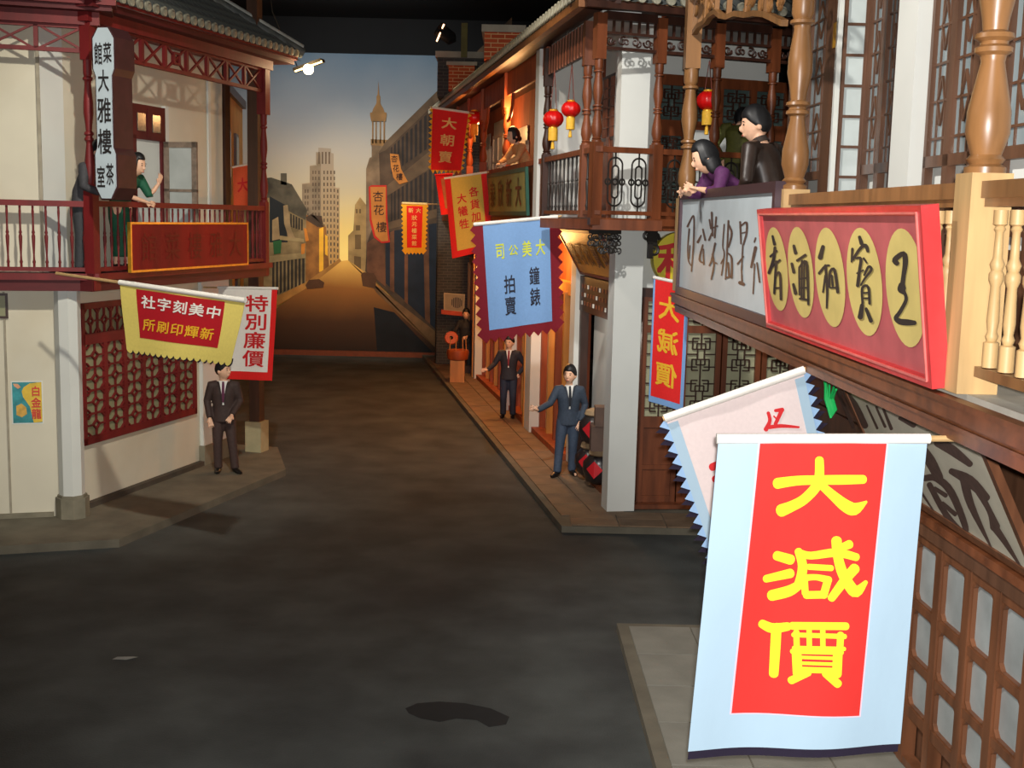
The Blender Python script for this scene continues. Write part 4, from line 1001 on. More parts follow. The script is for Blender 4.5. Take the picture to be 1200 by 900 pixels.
# ================================================================ painted backdrop at the end of the street
MY = 34.3
BD = thing('painted_backdrop', 'flat painted mural of a sunset street with towers closing the end of the set', 'mural', (-4.2, MY, 0))
a = gy(225, 430, MY); b = gy(600, 60, MY); zt = 8.37
sky = grad_mat('mural_sky', [(0, (190, 150, 80)), (.3, (196, 164, 104)), (.42, (186, 170, 134)), (.6, (164, 158, 146)), (.78, (136, 142, 146)), (1, (88, 110, 128))], 1.2, 8.4, .09, .5)
nt = sky.node_tree; N_ = nt.nodes; gl = gy(404, 300, MY)
vd = N_.new('ShaderNodeVectorMath'); vd.operation = 'DISTANCE'; tcn = N_.new('ShaderNodeTexCoord'); nt.links.new(tcn.outputs['Object'], vd.inputs[0]); vd.inputs[1].default_value = (gl.x + 4.2, 0, gl.z)
mr_ = N_.new('ShaderNodeMapRange'); mr_.inputs[1].default_value = .15; mr_.inputs[2].default_value = 2.4; mr_.inputs[3].default_value = 1; mr_.inputs[4].default_value = 0; nt.links.new(vd.outputs[1], mr_.inputs[0])
pw2 = N_.new('ShaderNodeMath'); pw2.operation = 'POWER'; pw2.inputs[1].default_value = 2; nt.links.new(mr_.outputs[0], pw2.inputs[0])
mxg = N_.new('ShaderNodeMix'); mxg.data_type = 'RGBA'; mxg.inputs[7].default_value = lin((255, 226, 132)) + (1,); nt.links.new(pw2.outputs[0], mxg.inputs[0])
bs_ = N_['Principled BSDF']; src = bs_.inputs['Base Color'].links[0].from_socket; nt.links.new(src, mxg.inputs[6]); nt.links.new(mxg.outputs[2], bs_.inputs['Base Color'])
MB().box(a.x - 2, b.x, MY, MY + .08, .0, zt).build('painted_sky', sky, BD)
LAY = [0]
PM = {}
def paint(name, polys, m, keep=None):
    LAY[0] += 1; y = MY - .003 * LAY[0] - .002; mb = MB()
    for P in polys:
        pts = [gy(px, py, y) for px, py in P]; mb.prism([(p.x, max(p.z, .02)) for p in pts], lambda q, r, d: (q, d, r), y, y + .002)
    return mb.build(name, m, BD)
def pc(c, var=.2, sc_=1.5):
    k = 'mural_%d_%d_%d' % c
    return mat(k, c, .9, var * 1.7, sc_ * 1.6)
# sun glow and far street
# skyscraper
paint('painted_skyscraper', [[(354, 318), (354, 215), (363, 214), (363, 194), (370, 193), (370, 178), (373, 178), (373, 173), (388, 174), (388, 179), (391, 180), (391, 196), (393, 220), (398, 220), (398, 318)]], grad_mat('mural_stone_tower', [(0, (196, 150, 80)), (.4, (168, 142, 104)), (1, (142, 132, 118))], 2.5, 6, .08, .8))
paint('painted_tower_shade', [[(354, 318), (354, 216), (363, 215), (363, 195), (371, 194), (371, 179), (376, 179), (376, 318)]], pc((128, 112, 90)))
wn = []
for x in (357, 360, 366, 369, 373, 379, 383, 387, 391, 395):
    top = 222 if x < 362 or x > 392 else 200
    for y in range(top, 308, 7): wn.append([(x, y), (x + 1.6, y), (x + 1.6, y + 4), (x, y + 4)])
for x in (373, 377, 381, 385): wn.append([(x, 178), (x + 1.8, 178), (x + 1.8, 192), (x, 192)])
paint('painted_windows', wn, pc((92, 76, 60)))
# left side of the painted street
paint('painted_shop', [[(340, 258), (360, 252), (382, 266), (386, 316), (340, 340)]], pc((138, 92, 44), .3))
paint('painted_roof', [[(356, 256), (366, 250), (380, 266), (372, 266)], [(364, 252), (377, 253), (379, 264)]], pc((72, 56, 42)))
paint('painted_lit_front', [[(374, 268), (379, 266), (379, 317), (374, 319)], [(381, 275), (384, 277), (384, 300), (381, 298)]], pc((240, 178, 52), .1))
paint('painted_shop', [[(240, 226), (318, 226), (359, 256), (358, 336), (318, 356), (240, 400)]], pc((126, 108, 74), .3))
paint('painted_roof', [[(240, 214), (318, 208), (342, 216), (360, 246), (358, 258), (336, 246), (318, 232), (240, 226)], [(329, 216), (329, 203), (336, 203), (336, 217)]], pc((78, 72, 58), .3))
paint('painted_dark_front', [[(316, 230), (334, 240), (337, 284), (316, 284)]], pc((30, 34, 36)))
wn = [[(340 + k * 3.2, 250 + k * 1.6), (342 + k * 3.2, 251 + k * 1.6), (342 + k * 3.2, 266 + k), (340 + k * 3.2, 266 + k)] for k in range(5)]
wn += [[(319 + k * 4.4, 306 - k * .4), (321.6 + k * 4.4, 306 - k * .4), (321.6 + k * 4.4, 346 - k * 1.8), (319 + k * 4.4, 348 - k * 1.8)] for k in range(9)]
paint('painted_windows', wn, pc((48, 42, 34)))
paint('painted_ledge', [[(316, 300), (336, 298), (358, 296), (358, 302), (316, 308)], [(328, 276), (356, 280), (356, 284), (328, 281)]], pc((150, 132, 92)))
paint('painted_flag', [[(319, 258), (326, 254), (328, 280), (319, 282)], [(332, 241), (337, 240), (341, 268), (346, 280), (338, 278), (333, 262)]], pc((150, 128, 92), .2))
paint('painted_flag', [[(320, 283), (330, 281), (329, 297), (321, 298)]], pc((38, 88, 48), .1))
paint('painted_flag', [[(356, 267), (359, 268), (362, 282), (358, 283)], [(353, 286), (358, 285), (357, 297), (353, 298)]], pc((196, 122, 44), .1))
# right side: far houses, clock tower, long building
paint('painted_far_house', [[(408, 320), (408, 276), (414, 270), (416, 240), (422, 231), (429, 240), (432, 326)]], pc((150, 122, 76), .2))
paint('painted_windows', [[(417, 245), (419, 245), (419, 250), (417, 250)], [(421, 245), (423, 245), (423, 250), (421, 250)], [(417, 264), (422, 264), (422, 270), (417, 270)], [(416, 275), (423, 275), (423, 292), (416, 292)], [(415, 300), (423, 301), (423, 318), (415, 315)]], pc((98, 76, 46)))
paint('painted_clock_tower', [[(429, 300), (429, 198), (433, 185), (435.5, 184), (435.5, 166), (456, 167), (458, 182), (458, 300)]], pc((112, 92, 70), .25))
paint('painted_cupola', [[(435, 142), (433.6, 135), (433.6, 132), (436, 131.5), (437.5, 127), (440.6, 122), (441.2, 120), (441.2, 113), (442.4, 111), (442.9, 105), (443.4, 95), (443.9, 105), (444.4, 111), (445.6, 113), (445.6, 120), (446.2, 122), (449.2, 127), (450.6, 131.5), (453, 132), (453, 135), (452, 142)], [(436, 142), (437.6, 142), (437.6, 168), (436, 168)], [(440, 142), (441.4, 142), (441.4, 168), (440, 168)], [(445, 142), (446.4, 142), (446.4, 168), (445, 168)], [(449.4, 142), (451, 142), (451, 168), (449.4, 168)], [(434.5, 163), (456, 164), (458, 172), (434.5, 170)]], pc((130, 98, 60), .2))
paint('painted_long_building', [[(444, 178), (452, 168), (515, 108), (600, 30), (600, 430), (515, 400), (428, 318), (430, 285), (446, 240)]], pc((70, 54, 40), .25))
paint('painted_roof_edge', [[(443, 180), (452, 166), (600, 20), (600, 30), (515, 116), (452, 176)]], pc((88, 70, 52)))
paint('painted_ledge', [[(448, 222), (515, 168), (600, 100), (600, 130), (515, 190), (450, 232)], [(450, 262), (515, 244), (515, 254), (450, 270)]], pc((90, 70, 50)))
u1 = []; u2 = []; gf = []
for k in range(12):
    t0 = k / 12; t1 = t0 + .045; X = lambda t: 458 + 62 * t ** 1.15
    x0, x1 = X(t0), X(t1); ya = lambda x: 176 - (x - 455) * .93; yb = lambda x: 206 - (x - 455) * .7
    u1.append([(x0, ya(x0)), (x1, ya(x1)), (x1, yb(x1)), (x0, yb(x0))])
    yc = lambda x: 229 - (x - 455) * .62; yd = lambda x: 260 - (x - 455) * .28
    u2.append([(x0, yc(x0)), (x1, yc(x1)), (x1, yd(x1)), (x0, yd(x0))])
paint('painted_windows', u1 + u2, pc((40, 34, 32)))
paint('painted_arcade', [[(452, 272), (530, 258), (530, 404), (470, 348), (452, 332)]], pc((26, 32, 42), .2))
paint('painted_pier', [[(430, 285), (450, 270), (452, 336), (430, 318)], [(457, 272), (462, 270), (462, 343), (457, 340)], [(474, 268), (478, 267), (478, 357), (474, 353)], [(496, 262), (502, 261), (504, 380), (498, 374)]], pc((98, 62, 40), .25))
# road and pavements
paint('painted_road', [[(398, 306), (408, 305), (432, 322), (515, 408), (560, 440), (200, 440), (240, 400), (318, 366)]], grad_mat('mural_road', [(0, (40, 28, 20)), (.35, (76, 48, 26)), (.7, (146, 94, 40)), (1, (236, 186, 92))], 0, 2.75, .05, 1.2))
paint('painted_shadow_patch', [[(438, 360), (462, 366), (512, 418), (512, 440), (442, 440)]], pc((20, 22, 26)))
paint('painted_pavement', [[(318, 362), (318, 350), (358, 331), (398, 303), (400, 306), (362, 336)]], pc((164, 116, 56)))
paint('painted_pavement', [[(408, 305), (440, 334), (515, 392), (530, 404), (530, 424), (515, 412), (441, 343), (430, 324)]], pc((110, 80, 50)))
paint('painted_car', [[(358, 334), (362, 328), (374, 327), (380, 331), (379, 337), (360, 339)], [(423, 322), (426, 319), (438, 320), (441, 325), (440, 338), (425, 335)]], pc((82, 52, 30)))
paint('painted_sign', [[(432, 219), (435, 217), (453, 217), (454, 255), (457, 284), (447, 285), (438, 278), (433, 258)]], pc((176, 36, 24), .1))
paint('painted_sign', [[(434, 219), (452, 219), (452, 255), (455, 282), (447, 283), (440, 276), (435.5, 257)], [(457, 180), (467, 181), (470, 198), (478, 213), (468, 216), (461, 208), (458, 195)]], pc((176, 110, 46), .1))
for ch, x, y in (('杏', 443, 230), ('花', 444, 246), ('樓', 447, 266)):
    LAY[0] += 1; yy = MY - .003 * LAY[0] - .002
    put_char(ch, lambda gx_, gy_: gy(x + gx_ * 13, y - gy_ * 13, yy), pc((46, 26, 20)), BD, .004)
for ch, x, y in (('杏', 462, 186), ('花', 464, 197), ('樓', 468, 207)):
    LAY[0] += 1; yy = MY - .003 * LAY[0] - .002
    put_char(ch, lambda gx_, gy_: gy(x + gx_ * 8, y - gy_ * 9, yy), MATS['mural_46_26_20'], BD, .004)

# ================================================================ street furniture
po = thing('utility_pole', 'tall dark timber pole on a pale stone block behind the balcony end', 'pole', (-4.17, 19.55, 0))
FP = frame((-4.17, 19.55), 15.1)
MB(FP).box(-.14, .14, -.14, .14, .0, .6).build('stone_block', mat('pale_stone_block', (176, 168, 132), .8, .1, 6), po)
MB(FP).box(-.09, .09, -.09, .09, .6, 9.3).build('shaft', mat('weathered_pole_wood', (74, 50, 36), .6, .35, 8, (1, 1, .1)), po)
MB(FP).box(-.7, .8, -.06, .06, 7.55, 7.67).build('crossarm', MATS['weathered_pole_wood'], po)
MB(FP).tube([(.5, 0, 7.6), (.62, .0, 7.2), (.9, 0, 6.95)], .008, 6).build('wire', BLACK, po)

fl = gy(362, 78, 20.2)
fo = thing('floodlight', 'glowing floodlight under the tip of the teahouse eave', 'lamp', fl)
dl = Vector((.9, -.3, .28)).normalized()
MB().add([], [])
h = MB(); h.bar(fl - dl * .26 + Vector((0, 0, .02)), fl + dl * .26 + Vector((0, 0, .02)), .16, .05); h.build('housing', mat('lamp_housing', (70, 64, 56), .5, metal=.5), fo)
hb = MB(); hb.bar(fl - dl * .25 + Vector((0, -.06, -.0)), fl + dl * .25 + Vector((0, -.06, -.0)), .04, .03); hb.build('lit_tube', mat('lit_tube', (255, 214, 140), .4, 0, emit=6), fo)
MB().ell(fl + Vector((0, -.05, -.05)), .085, .085, .085).build('bulb', mat('lit_bulb', (255, 232, 180), .4, 0, emit=22), fo)
MB().tube([fl + Vector((-.2, .05, .0)), fl + Vector((-.3, .1, .25)), fl + Vector((-.5, .12, .1))], .008, 6).build('cable', BLACK, fo)
point('floodlight_bulb', fl + Vector((0, -.2, -.1)), 22, (1, .75, .42), .08)
s0 = gy(519, 40, 28.3)
sp_ = thing('ceiling_spotlight', 'small black spotlight with a glowing rim above the grey brick parapet', 'lamp', s0)
MB().tube([s0 + Vector((-.12, 0, .12)), s0 + Vector((.2, 0, -.1)), s0 + Vector((.3, .0, -.1))], [.16, .15, .06], 12).build('housing', BLACK, sp_)
MB().bar(s0 + Vector((-.13, -.12, -.18)), s0 + Vector((.03, -.12, .2)), .05, .03).build('glowing_rim', mat('lamp_rim', (255, 190, 140), .4, 0, emit=5), sp_)
spot('spotlight_beam', s0 + Vector((-.35, -.3, .1)), FR @ Vector((-8.5, -.4, 6.6)), 300, (1, .78, .42), 75, .7)
MB().box(s0.x + .42, s0.x + .56, s0.y - .05, s0.y + .05, s0.z - .5, s0.z + .25).build('stand', mat('olive_paint', (110, 104, 52), .7), sp_)

# stand with a basket by the vendor
vb = gz(536, 447, .1)
vs_ = thing('snack_stand', 'orange wooden stand holding a woven tray in front of the vendor', 'stand', vb)
MB().box(vb.x - .17, vb.x + .17, vb.y - .17, vb.y + .17, .1, .62).build('crate', YEW, vs_)
MB().lathe(vb.x, vb.y, [(.2, .62), (.24, .64), (.27, .8), (.25, .86), (.2, .84)], 14).build('basket', ORW, vs_)
for q in (-.2, -.05, .12, .2): MB().tube([(vb.x + q, vb.y + .02, .8), (vb.x + q * .9, vb.y, 1.15)], .012, 6).build('skewer', YEW, vs_)
# ledge box behind the vendor
pbx = gz(553, 437, .1); MBx = MB().box(pbx.x - .25, pbx.x + .3, pbx.y - .1, pbx.y + .3, .1, .28)
tag(MBx.build('dark_crate', mat('dark_crate_wood', (48, 34, 36), .7)), 'low dark crate on the pavement beside the vendor', 'crate')
# plaque on the grey brick end wall
qd = [gy(520, 343, 31.15), gy(545, 345, 31.15), gy(544, 366, 31.15), gy(520, 364, 31.15)]
pq, S_, n_, a_ = board('carved_plaque', 'pale square plaque with a round striped emblem on the grey brick end wall', 'plaque', qd, .06, mat('pale_plaque', (186, 168, 140), .7, .1), mat('pale_plaque_face', (158, 146, 124), .7, .1), .03)
for k in range(7):
    u = .38 + k * .075; h_ = .3 * math.sqrt(max(.05, 1 - ((k - 3) / 3.6) ** 2)); pts_ = [S_(u, .5 - h_, .01), S_(u + .04, .5 - h_, .01), S_(u + .04, .5 + h_, .01), S_(u, .5 + h_, .01)]
    MB().add(pts_, [(0, 1, 2, 3)]).build('emblem_stripe', IRON, pq)
qd = [gy(517, 363, 31.1), gy(546, 366, 31.1), gy(546, 371, 31.1), gy(517, 368, 31.1)]
MB().add([p + Vector((0, d, 0)) for d in (0, .1) for p in qd], [(0, 1, 2, 3), (7, 6, 5, 4), (0, 4, 5, 1), (1, 5, 6, 2), (2, 6, 7, 3), (3, 7, 4, 0)]).build('ledge', mat('orange_ledge', (196, 70, 30), .6), pq)

# wine jars and boxes in the open shop bay
JAR = mat('black_glazed_jar', (34, 30, 32), .3, .3, 6); PAPER = mat('red_paper', (190, 22, 34), .6, .1); LID = mat('tan_cloth_lid', (146, 122, 92), .8, .2, 12)
ja = at(694, 547, FG, -.12).x
def jar(x, z, lab):
    p = FG @ Vector((x, -.14, z)); t = thing('wine_jar', lab, 'jar', p, 'wine jars in the open shop bay')
    MB().lathe(p.x, p.y, [(.12, z), (.2, z + .05), (.25, z + .2), (.24, z + .32), (.15, z + .42), (.12, z + .44)], 18).build('jar_body', JAR, t)
    MB().lathe(p.x, p.y, [(.15, z + .42), (.17, z + .44), (.15, z + .5), (.06, z + .53)], 14).build('cloth_lid', LID, t)
    r = .255; vs2 = []
    for (du, dv) in ((0, .13), (.13, 0), (0, -.13), (-.13, 0)):
        a2 = R(-112) + du / r; vs2.append((p.x + (r + .004) * math.cos(a2), p.y + (r + .004) * math.sin(a2), z + .24 + dv))
    MB().add(vs2, [(0, 1, 2, 3)]).build('paper_diamond', PAPER, t)
jar(ja, .17, 'black wine jar with red paper diamond standing on the shop floor, lower left')
jar(ja + .53, .17, 'black wine jar half behind the white pillar, on the shop floor')
jar(ja + .2, .7, 'black wine jar with red paper diamond on top of the other jars')
for (dx, z, lab, w_) in ((.66, .7, 'brown wooden box stacked on the jar behind the white pillar', .18), (.72, 1.06, 'small dark box on the very top of the jar stack', .14)):
    p = FG @ Vector((ja + dx, -.14, z)); tag(MB().box(p.x - w_, p.x + w_, p.y - w_, p.y + w_, z, z + w_ * 2.0).build('stacked_box', mat('brown_box', (84, 64, 54), .7)), lab, 'box')

# marks on the road
pr = [gz(475 + a, 822 + b, .002) for a, b in ((0, 8), (14, 2), (40, 0), (70, 2), (100, 8), (122, 18), (118, 27), (98, 30), (84, 22), (60, 20), (40, 24), (18, 20), (4, 14))]
MB().add([tuple(p) for p in pr], [tuple(range(len(pr)))]).build('road_stain', mat('wet_road_stain', (24, 25, 26), .97, .2, 6), bpy.data.objects['floor'])
ps = gz(147, 772, 0); t = MB().add([(ps.x - .11, ps.y - .03, .004), (ps.x + .02, ps.y - .04, .006), (ps.x + .11, ps.y + .02, .012), (ps.x + .06, ps.y + .05, .004), (ps.x - .08, ps.y + .02, .01)], [(0, 1, 2, 3, 4)])
tag(t.build('paper_scrap', mat('grey_paper', (150, 150, 144), .8)), 'small pale scrap of paper lying on the dark road', 'litter')

# ================================================================ red lanterns
LRED = mat('lantern_red_silk', (206, 18, 16), .35, .12, 10); LGOLD = mat('lantern_gold', (226, 168, 48), .35, .15, 14, metal=.3); LYEL = mat('lantern_yellow_fringe', (228, 176, 52), .7, .12, 20)
def lantern(px, py, y, top, r, lab):
    c = gy(px, py, y); t = thing('lantern', lab, 'lantern', c, 'red palace lanterns')
    def rib(p): a = math.atan2(p.y, p.x); return p * (1 + .045 * abs(math.sin(a * 6)))
    MB().ell(c, r, r, r * .82, 48, 12, None, rib).build('silk_body', LRED, t)
    for sg in (1, -1): MB().lathe(c.x, c.y, [(r * .38, c.z + sg * r * .76), (r * .42, c.z + sg * r * .8), (r * .42, c.z + sg * r * .92), (r * .3, c.z + sg * r * .96)], 14).build('gold_cap', LGOLD, t)
    MB().lathe(c.x, c.y, [(r * .45, c.z - r * .9), (r * .47, c.z - r * 1.0), (r * .47, c.z - r * 2.1), (r * .4, c.z - r * 2.12)], 16).build('fringe', LYEL, t)
    MB().lathe(c.x, c.y, [(r * .1, c.z - r * 2.1), (r * .14, c.z - r * 2.3), (r * .2, c.z - r * 2.9), (r * .05, c.z - r * 2.95)], 10).build('tassel', LYEL, t)
    for s in (-1, 1): MB().tube([(c.x + s * r * .3, c.y, c.z + r * .9), (c.x, c.y, top)], .005, 5).build('hanging_cord', CORD, t)
lantern(648.5, 139.5, 17.7, 6.1, .145, 'red lantern with yellow fringe hanging nearest the dark side post')
lantern(669, 128, 17.0, 6.1, .13, 'red lantern half behind the turned corner post')
lantern(829.5, 118, 16.3, 6.1, .15, 'red lantern hanging above the leaning woman in purple')
lantern(556, 138, 25.8, 6.1, .17, 'small red lantern hidden behind the red toothed banner')

# ================================================================ signs
CREAM = mat('cream_board', (206, 200, 180), .6, .08, 4); INK = mat('black_ink', (38, 34, 34), .6, .15, 20); BINK = mat('brown_ink', (88, 66, 58), .6, .2, 20)
# vertical signboard at the balcony corner
fc = gy(123, 133, 14.35); FV = frame((fc.x, fc.y), 105.1)
zt_, zb_ = gy(123, 31, 14.35).z, gy(123, 234, 14.35).z
hw, hn = .155, .118; ck = .12
P = [(-hn * .6, zt_), (hn * .6, zt_), (hw, zt_ - ck), (hw, zt_ - .47), (hn, zt_ - .55), (hn, zb_ + .6), (hw, zb_ + .52), (hw, zb_ + .14), (hn * .6, zb_), (-hn * .6, zb_), (-hw, zb_ + .14), (-hw, zb_ + .52), (-hn, zb_ + .6), (-hn, zt_ - .55), (-hw, zt_ - .47), (-hw, zt_ - ck)]
vsn = thing('vertical_signboard', 'tall narrow blue-white signboard with notched ends hanging at the teahouse corner', 'sign', (fc.x, fc.y, zb_))
MB(FV).prism(P, lambda p, q, d: (p, d, q), 0, .39).build('box', mat('aubergine_wood', (62, 32, 34), .5, .2, 6), vsn)
cz = (zt_ + zb_) / 2
MB(FV).prism([(p * .86, cz + (q - cz) * .985) for p, q in P], lambda p, q, d: (p, d, q), -.012, .0).build('face', mat('pale_blue_board', (186, 200, 208), .6, .06, 4), vsn)
zh = zt_ - zb_
for ch, x, t, w_, h_ in (('菜', .06, .15, .12, .24), ('館', -.06, .155, .12, .26), ('大', .0, .31, .16, .26), ('雅', .0, .48, .2, .3), ('樓', .0, .66, .2, .3), ('茶', .06, .85, .11, .26), ('室', -.06, .865, .12, .26)):
    put_char(ch, lambda p, q: FV @ Vector((x + p * w_ * .95, -.016, zt_ - t * zh + q * h_ * 1.02)), INK, vsn, .012)
# red board with gold edge on the balcony
qa = [at(px, py, FB, -.1) for px, py in ((153, 260), (291, 260), (292, 309), (155, 320))]
z0_, z1_ = 3.19, 3.83; quad = [FB @ Vector((qa[0].x, -.1, z1_)), FB @ Vector((qa[1].x, -.1, z1_)), FB @ Vector((qa[1].x, -.1, z0_)), FB @ Vector((qa[0].x, -.1, z0_))]
rb_, S_, n_, a_ = board('red_signboard', 'long dark red signboard with thin gold edge hung on the teahouse balcony', 'sign', quad, .05, GOLD, mat('crimson_board', (136, 2, 5), .7, .35, 1.6, (1.4, 1.4, .2)), .028, .006)
for i, ch in enumerate('館菜樓雅大'):
    put_char(ch, lambda p, q: S_(.13 + i * .185 + p * .125, .5 - q * .62, .002), mat('faded_gold_ink', (112, 24, 6), .7, .2), rb_, .003)
# red wine-shop sign with ovals
lean = .12
def leanpt(x, z, zb, o=0.0): return FN @ Vector((x, -.06 - (z - zb) / .9 * lean - o, z))
pn = FN @ Vector((0, -.06, 3.19)); nn = FN.to_3x3() @ Vector((0, -1, -lean / .9)).normalized()
inv = FN.inverted()
xa = (inv @ on_plane(887, 247, pn, nn)).x; xb = (inv @ on_plane(1079, 241, pn, nn)).x
zt1 = (inv @ on_plane(985, 243, pn, nn)).z
quad = [leanpt(xa, zt1, 3.19), leanpt(xb, zt1, 3.19), leanpt(xb, 3.2, 3.19), leanpt(xa, 3.2, 3.19)]
RFR = mat('bright_red_frame', (194, 50, 52), .4, .12, 8); RFACE = mat('rose_sheen_face', (178, 86, 90), .55, .12, 6)  # flash sheen is put into the paler rose of the face
ws, S_, n_, a_ = board('wine_shop_sign', 'big red framed shop sign with five yellow ovals and black brush characters', 'sign', quad, .09, RFR, RFACE, .05, .03)
for (u0, v0) in ((0, 0),):
    fr2 = MB()
    for (p, q) in (((.016, .04), (.984, .04)), ((.984, .04), (.984, .96)), ((.984, .96), (.016, .96)), ((.016, .96), (.016, .04))): fr2.bar(S_(*p, .004), S_(*q, .004), .012, .012, n_)
    fr2.build('frame_bead', mat('pale_red_bead', (214, 110, 104), .4), ws)
OV = mat('straw_oval', (206, 186, 112), .6, .08, 5)
pf = S_(.5, .5, -.03)
def ovpt(px, py, o=0): return on_plane(px, py, pf + n_ * o, n_)
for (c1, c2, hw_) in (((75, 55), (120, 532), 60), ((205, 55), (262, 572), 70), ((372, 58), (428, 625), 82), ((560, 60), (630, 675), 98), ((790, 65), (870, 740), 112)):
    A_, B_ = Vector(c1), Vector(c2); C_ = (A_ + B_) / 2; ax = (B_ - A_) / 2; pts_ = []
    w3 = [ovpt(890 + (C_.x + s * hw_) / 4.867, 255 + C_.y / 4.867, .004) for s in (-1, 1)]; t3, b3 = ovpt(890 + A_.x / 4.867, 255 + A_.y / 4.867, .004), ovpt(890 + B_.x / 4.867, 255 + B_.y / 4.867, .004)
    cen = (t3 + b3) / 2; vv = (t3 - b3) / 2; hl = (w3[1] - w3[0]).length / 2; vx = (quad[1] - quad[0]).normalized() * hl; vv = n_.cross(vx).normalized() * vv.length
    MB().add([cen + vx * math.cos(R(k * 10)) + vv * math.sin(R(k * 10)) for k in range(36)], [tuple(range(36))]).build('oval', OV, ws)
ST5 = [
 [[(785,262,22),(772,240,24),(822,205,22),(832,255,24),(822,330,20),(815,385,22)], [(812,385,30),(812,410,38),(822,430,16)], [(826,425,14),(836,470,16),(800,540,18),(778,572,20),(800,592,26),(845,598,28),(885,600,20)]],
 [[(570,110,14),(582,148,18)], [(530,178,12),(525,252,8)], [(532,240,12),(575,175,14),(605,160,18),(618,192,14)], [(550,232,8),(578,235,14),(570,305,14),(560,388,16)], [(594,232,10),(612,258,8)], [(556,318,8),(592,300,8)], [(598,328,10),(622,280,12),(638,298,12),(602,345,10),(578,385,8)], [(588,490,11),(586,402,12),(620,396,12),(628,490,12)], [(592,430,8),(622,428,8)], [(592,460,8),(622,460,8)], [(585,500,18),(575,568,24)], [(608,520,14),(636,590,18)]],
 [[(362,165,16),(346,228,22)], [(340,318,12),(372,280,12),(398,272,8)], [(376,272,12),(386,400,12),(383,515,8)], [(376,330,10),(362,425,8)], [(398,395,10),(402,312,12),(428,300,14),(446,425,14)], [(412,330,10),(418,390,10)], [(404,400,8),(444,400,8)]],
 [[(195,160,12),(206,202,16)], [(184,262,12),(196,312,14)], [(193,380,12),(206,432,16)], [(215,245,12),(262,213,12)], [(226,290,9),(228,440,9)], [(226,285,9),(266,250,12),(276,400,12),(278,495,10)], [(242,245,10),(240,460,9)], [(256,260,8),(252,460,8)], [(228,350,8),(264,345,8)], [(230,402,8),(266,400,8)], [(230,462,10),(270,468,10)]],
 [[(74,105,10),(86,152,14)], [(62,222,10),(98,190,10)], [(88,170,12),(80,240,14),(54,315,14)], [(66,285,10),(116,242,10)], [(96,250,11),(90,330,11),(84,432,10)], [(92,332,10),(116,318,11),(122,465,12)], [(90,402,8),(118,400,8)]],
]
for st_ in ST5: put_strokes(crop(890, 255, 4.867, st_), lambda px, py, o: ovpt(px, py, o + .004), INK, ws, bold=1.3)
# white sign with purple frame
quad = [FN @ Vector((x, -.05, z)) for x, z in ((at(796, 226, FN, -.05).x, 4.32), (at(909, 212, FN, -.05).x, 4.32), (at(909, 212, FN, -.05).x, 3.19), (at(796, 226, FN, -.05).x, 3.19))]
wsn, S2, n2, a2 = board('tailor_sign', 'long pale grey sign with dark purple frame and brown cursive writing', 'sign', quad, .1, mat('purple_black_frame', (58, 34, 44), .45, .2, 6), mat('pale_grey_board', (196, 208, 214), .6, .07, 3), .085, .03)
pf2 = S2(.5, .5, -.03); w2 = lambda px, py, o: on_plane(px, py, pf2 + n2 * o, n2)
ST6 = [
 [[(108,245,14),(150,160,10),(162,200,12),(156,400,12),(140,608,10)], [(122,265,12),(110,420,10),(116,520,10),(140,565,8)], [(128,400,8),(120,505,10)]],
 [[(192,372,18),(218,318,10)], [(233,268,12),(252,355,14)], [(232,395,12),(205,512,14),(236,540,10)], [(236,430,10),(240,552,12)]],
 [[(286,190,12),(298,262,12)], [(304,130,14),(312,320,12)], [(282,355,14),(304,300,10)], [(340,168,12),(328,335,12)], [(318,255,10),(352,240,10)], [(332,380,12),(302,520,12),(284,562,10)], [(310,470,12),(322,562,12),(300,672,10)], [(318,530,10),(346,545,10)]],
 [[(406,228,10),(394,400,10),(406,472,10),(384,640,10)], [(380,545,10),(402,500,8)], [(440,198,12),(430,420,12),(416,672,10)], [(438,222,12),(466,300,14),(440,412,12)], [(438,462,10),(466,505,14),(466,662,14)], [(438,540,14),(446,645,14)], [(426,660,12),(460,650,14)]],
 [[(535,208,14),(542,385,12)], [(540,242,10),(586,212,14),(586,300,14),(560,392,12)], [(544,300,8),(582,290,8)], [(556,398,10),(546,602,12)], [(514,548,12),(562,488,10)], [(546,600,10),(550,690,12)], [(532,700,24),(562,712,22)]],
 [[(660,338,12),(650,372,10)], [(660,415,22),(625,575,16)], [(652,550,10),(640,790,10)], [(672,540,12),(692,695,12)]],
]
for st_ in ST6: put_strokes(crop(790, 230, 6.92, st_), w2, BINK, wsn, bold=1.2)
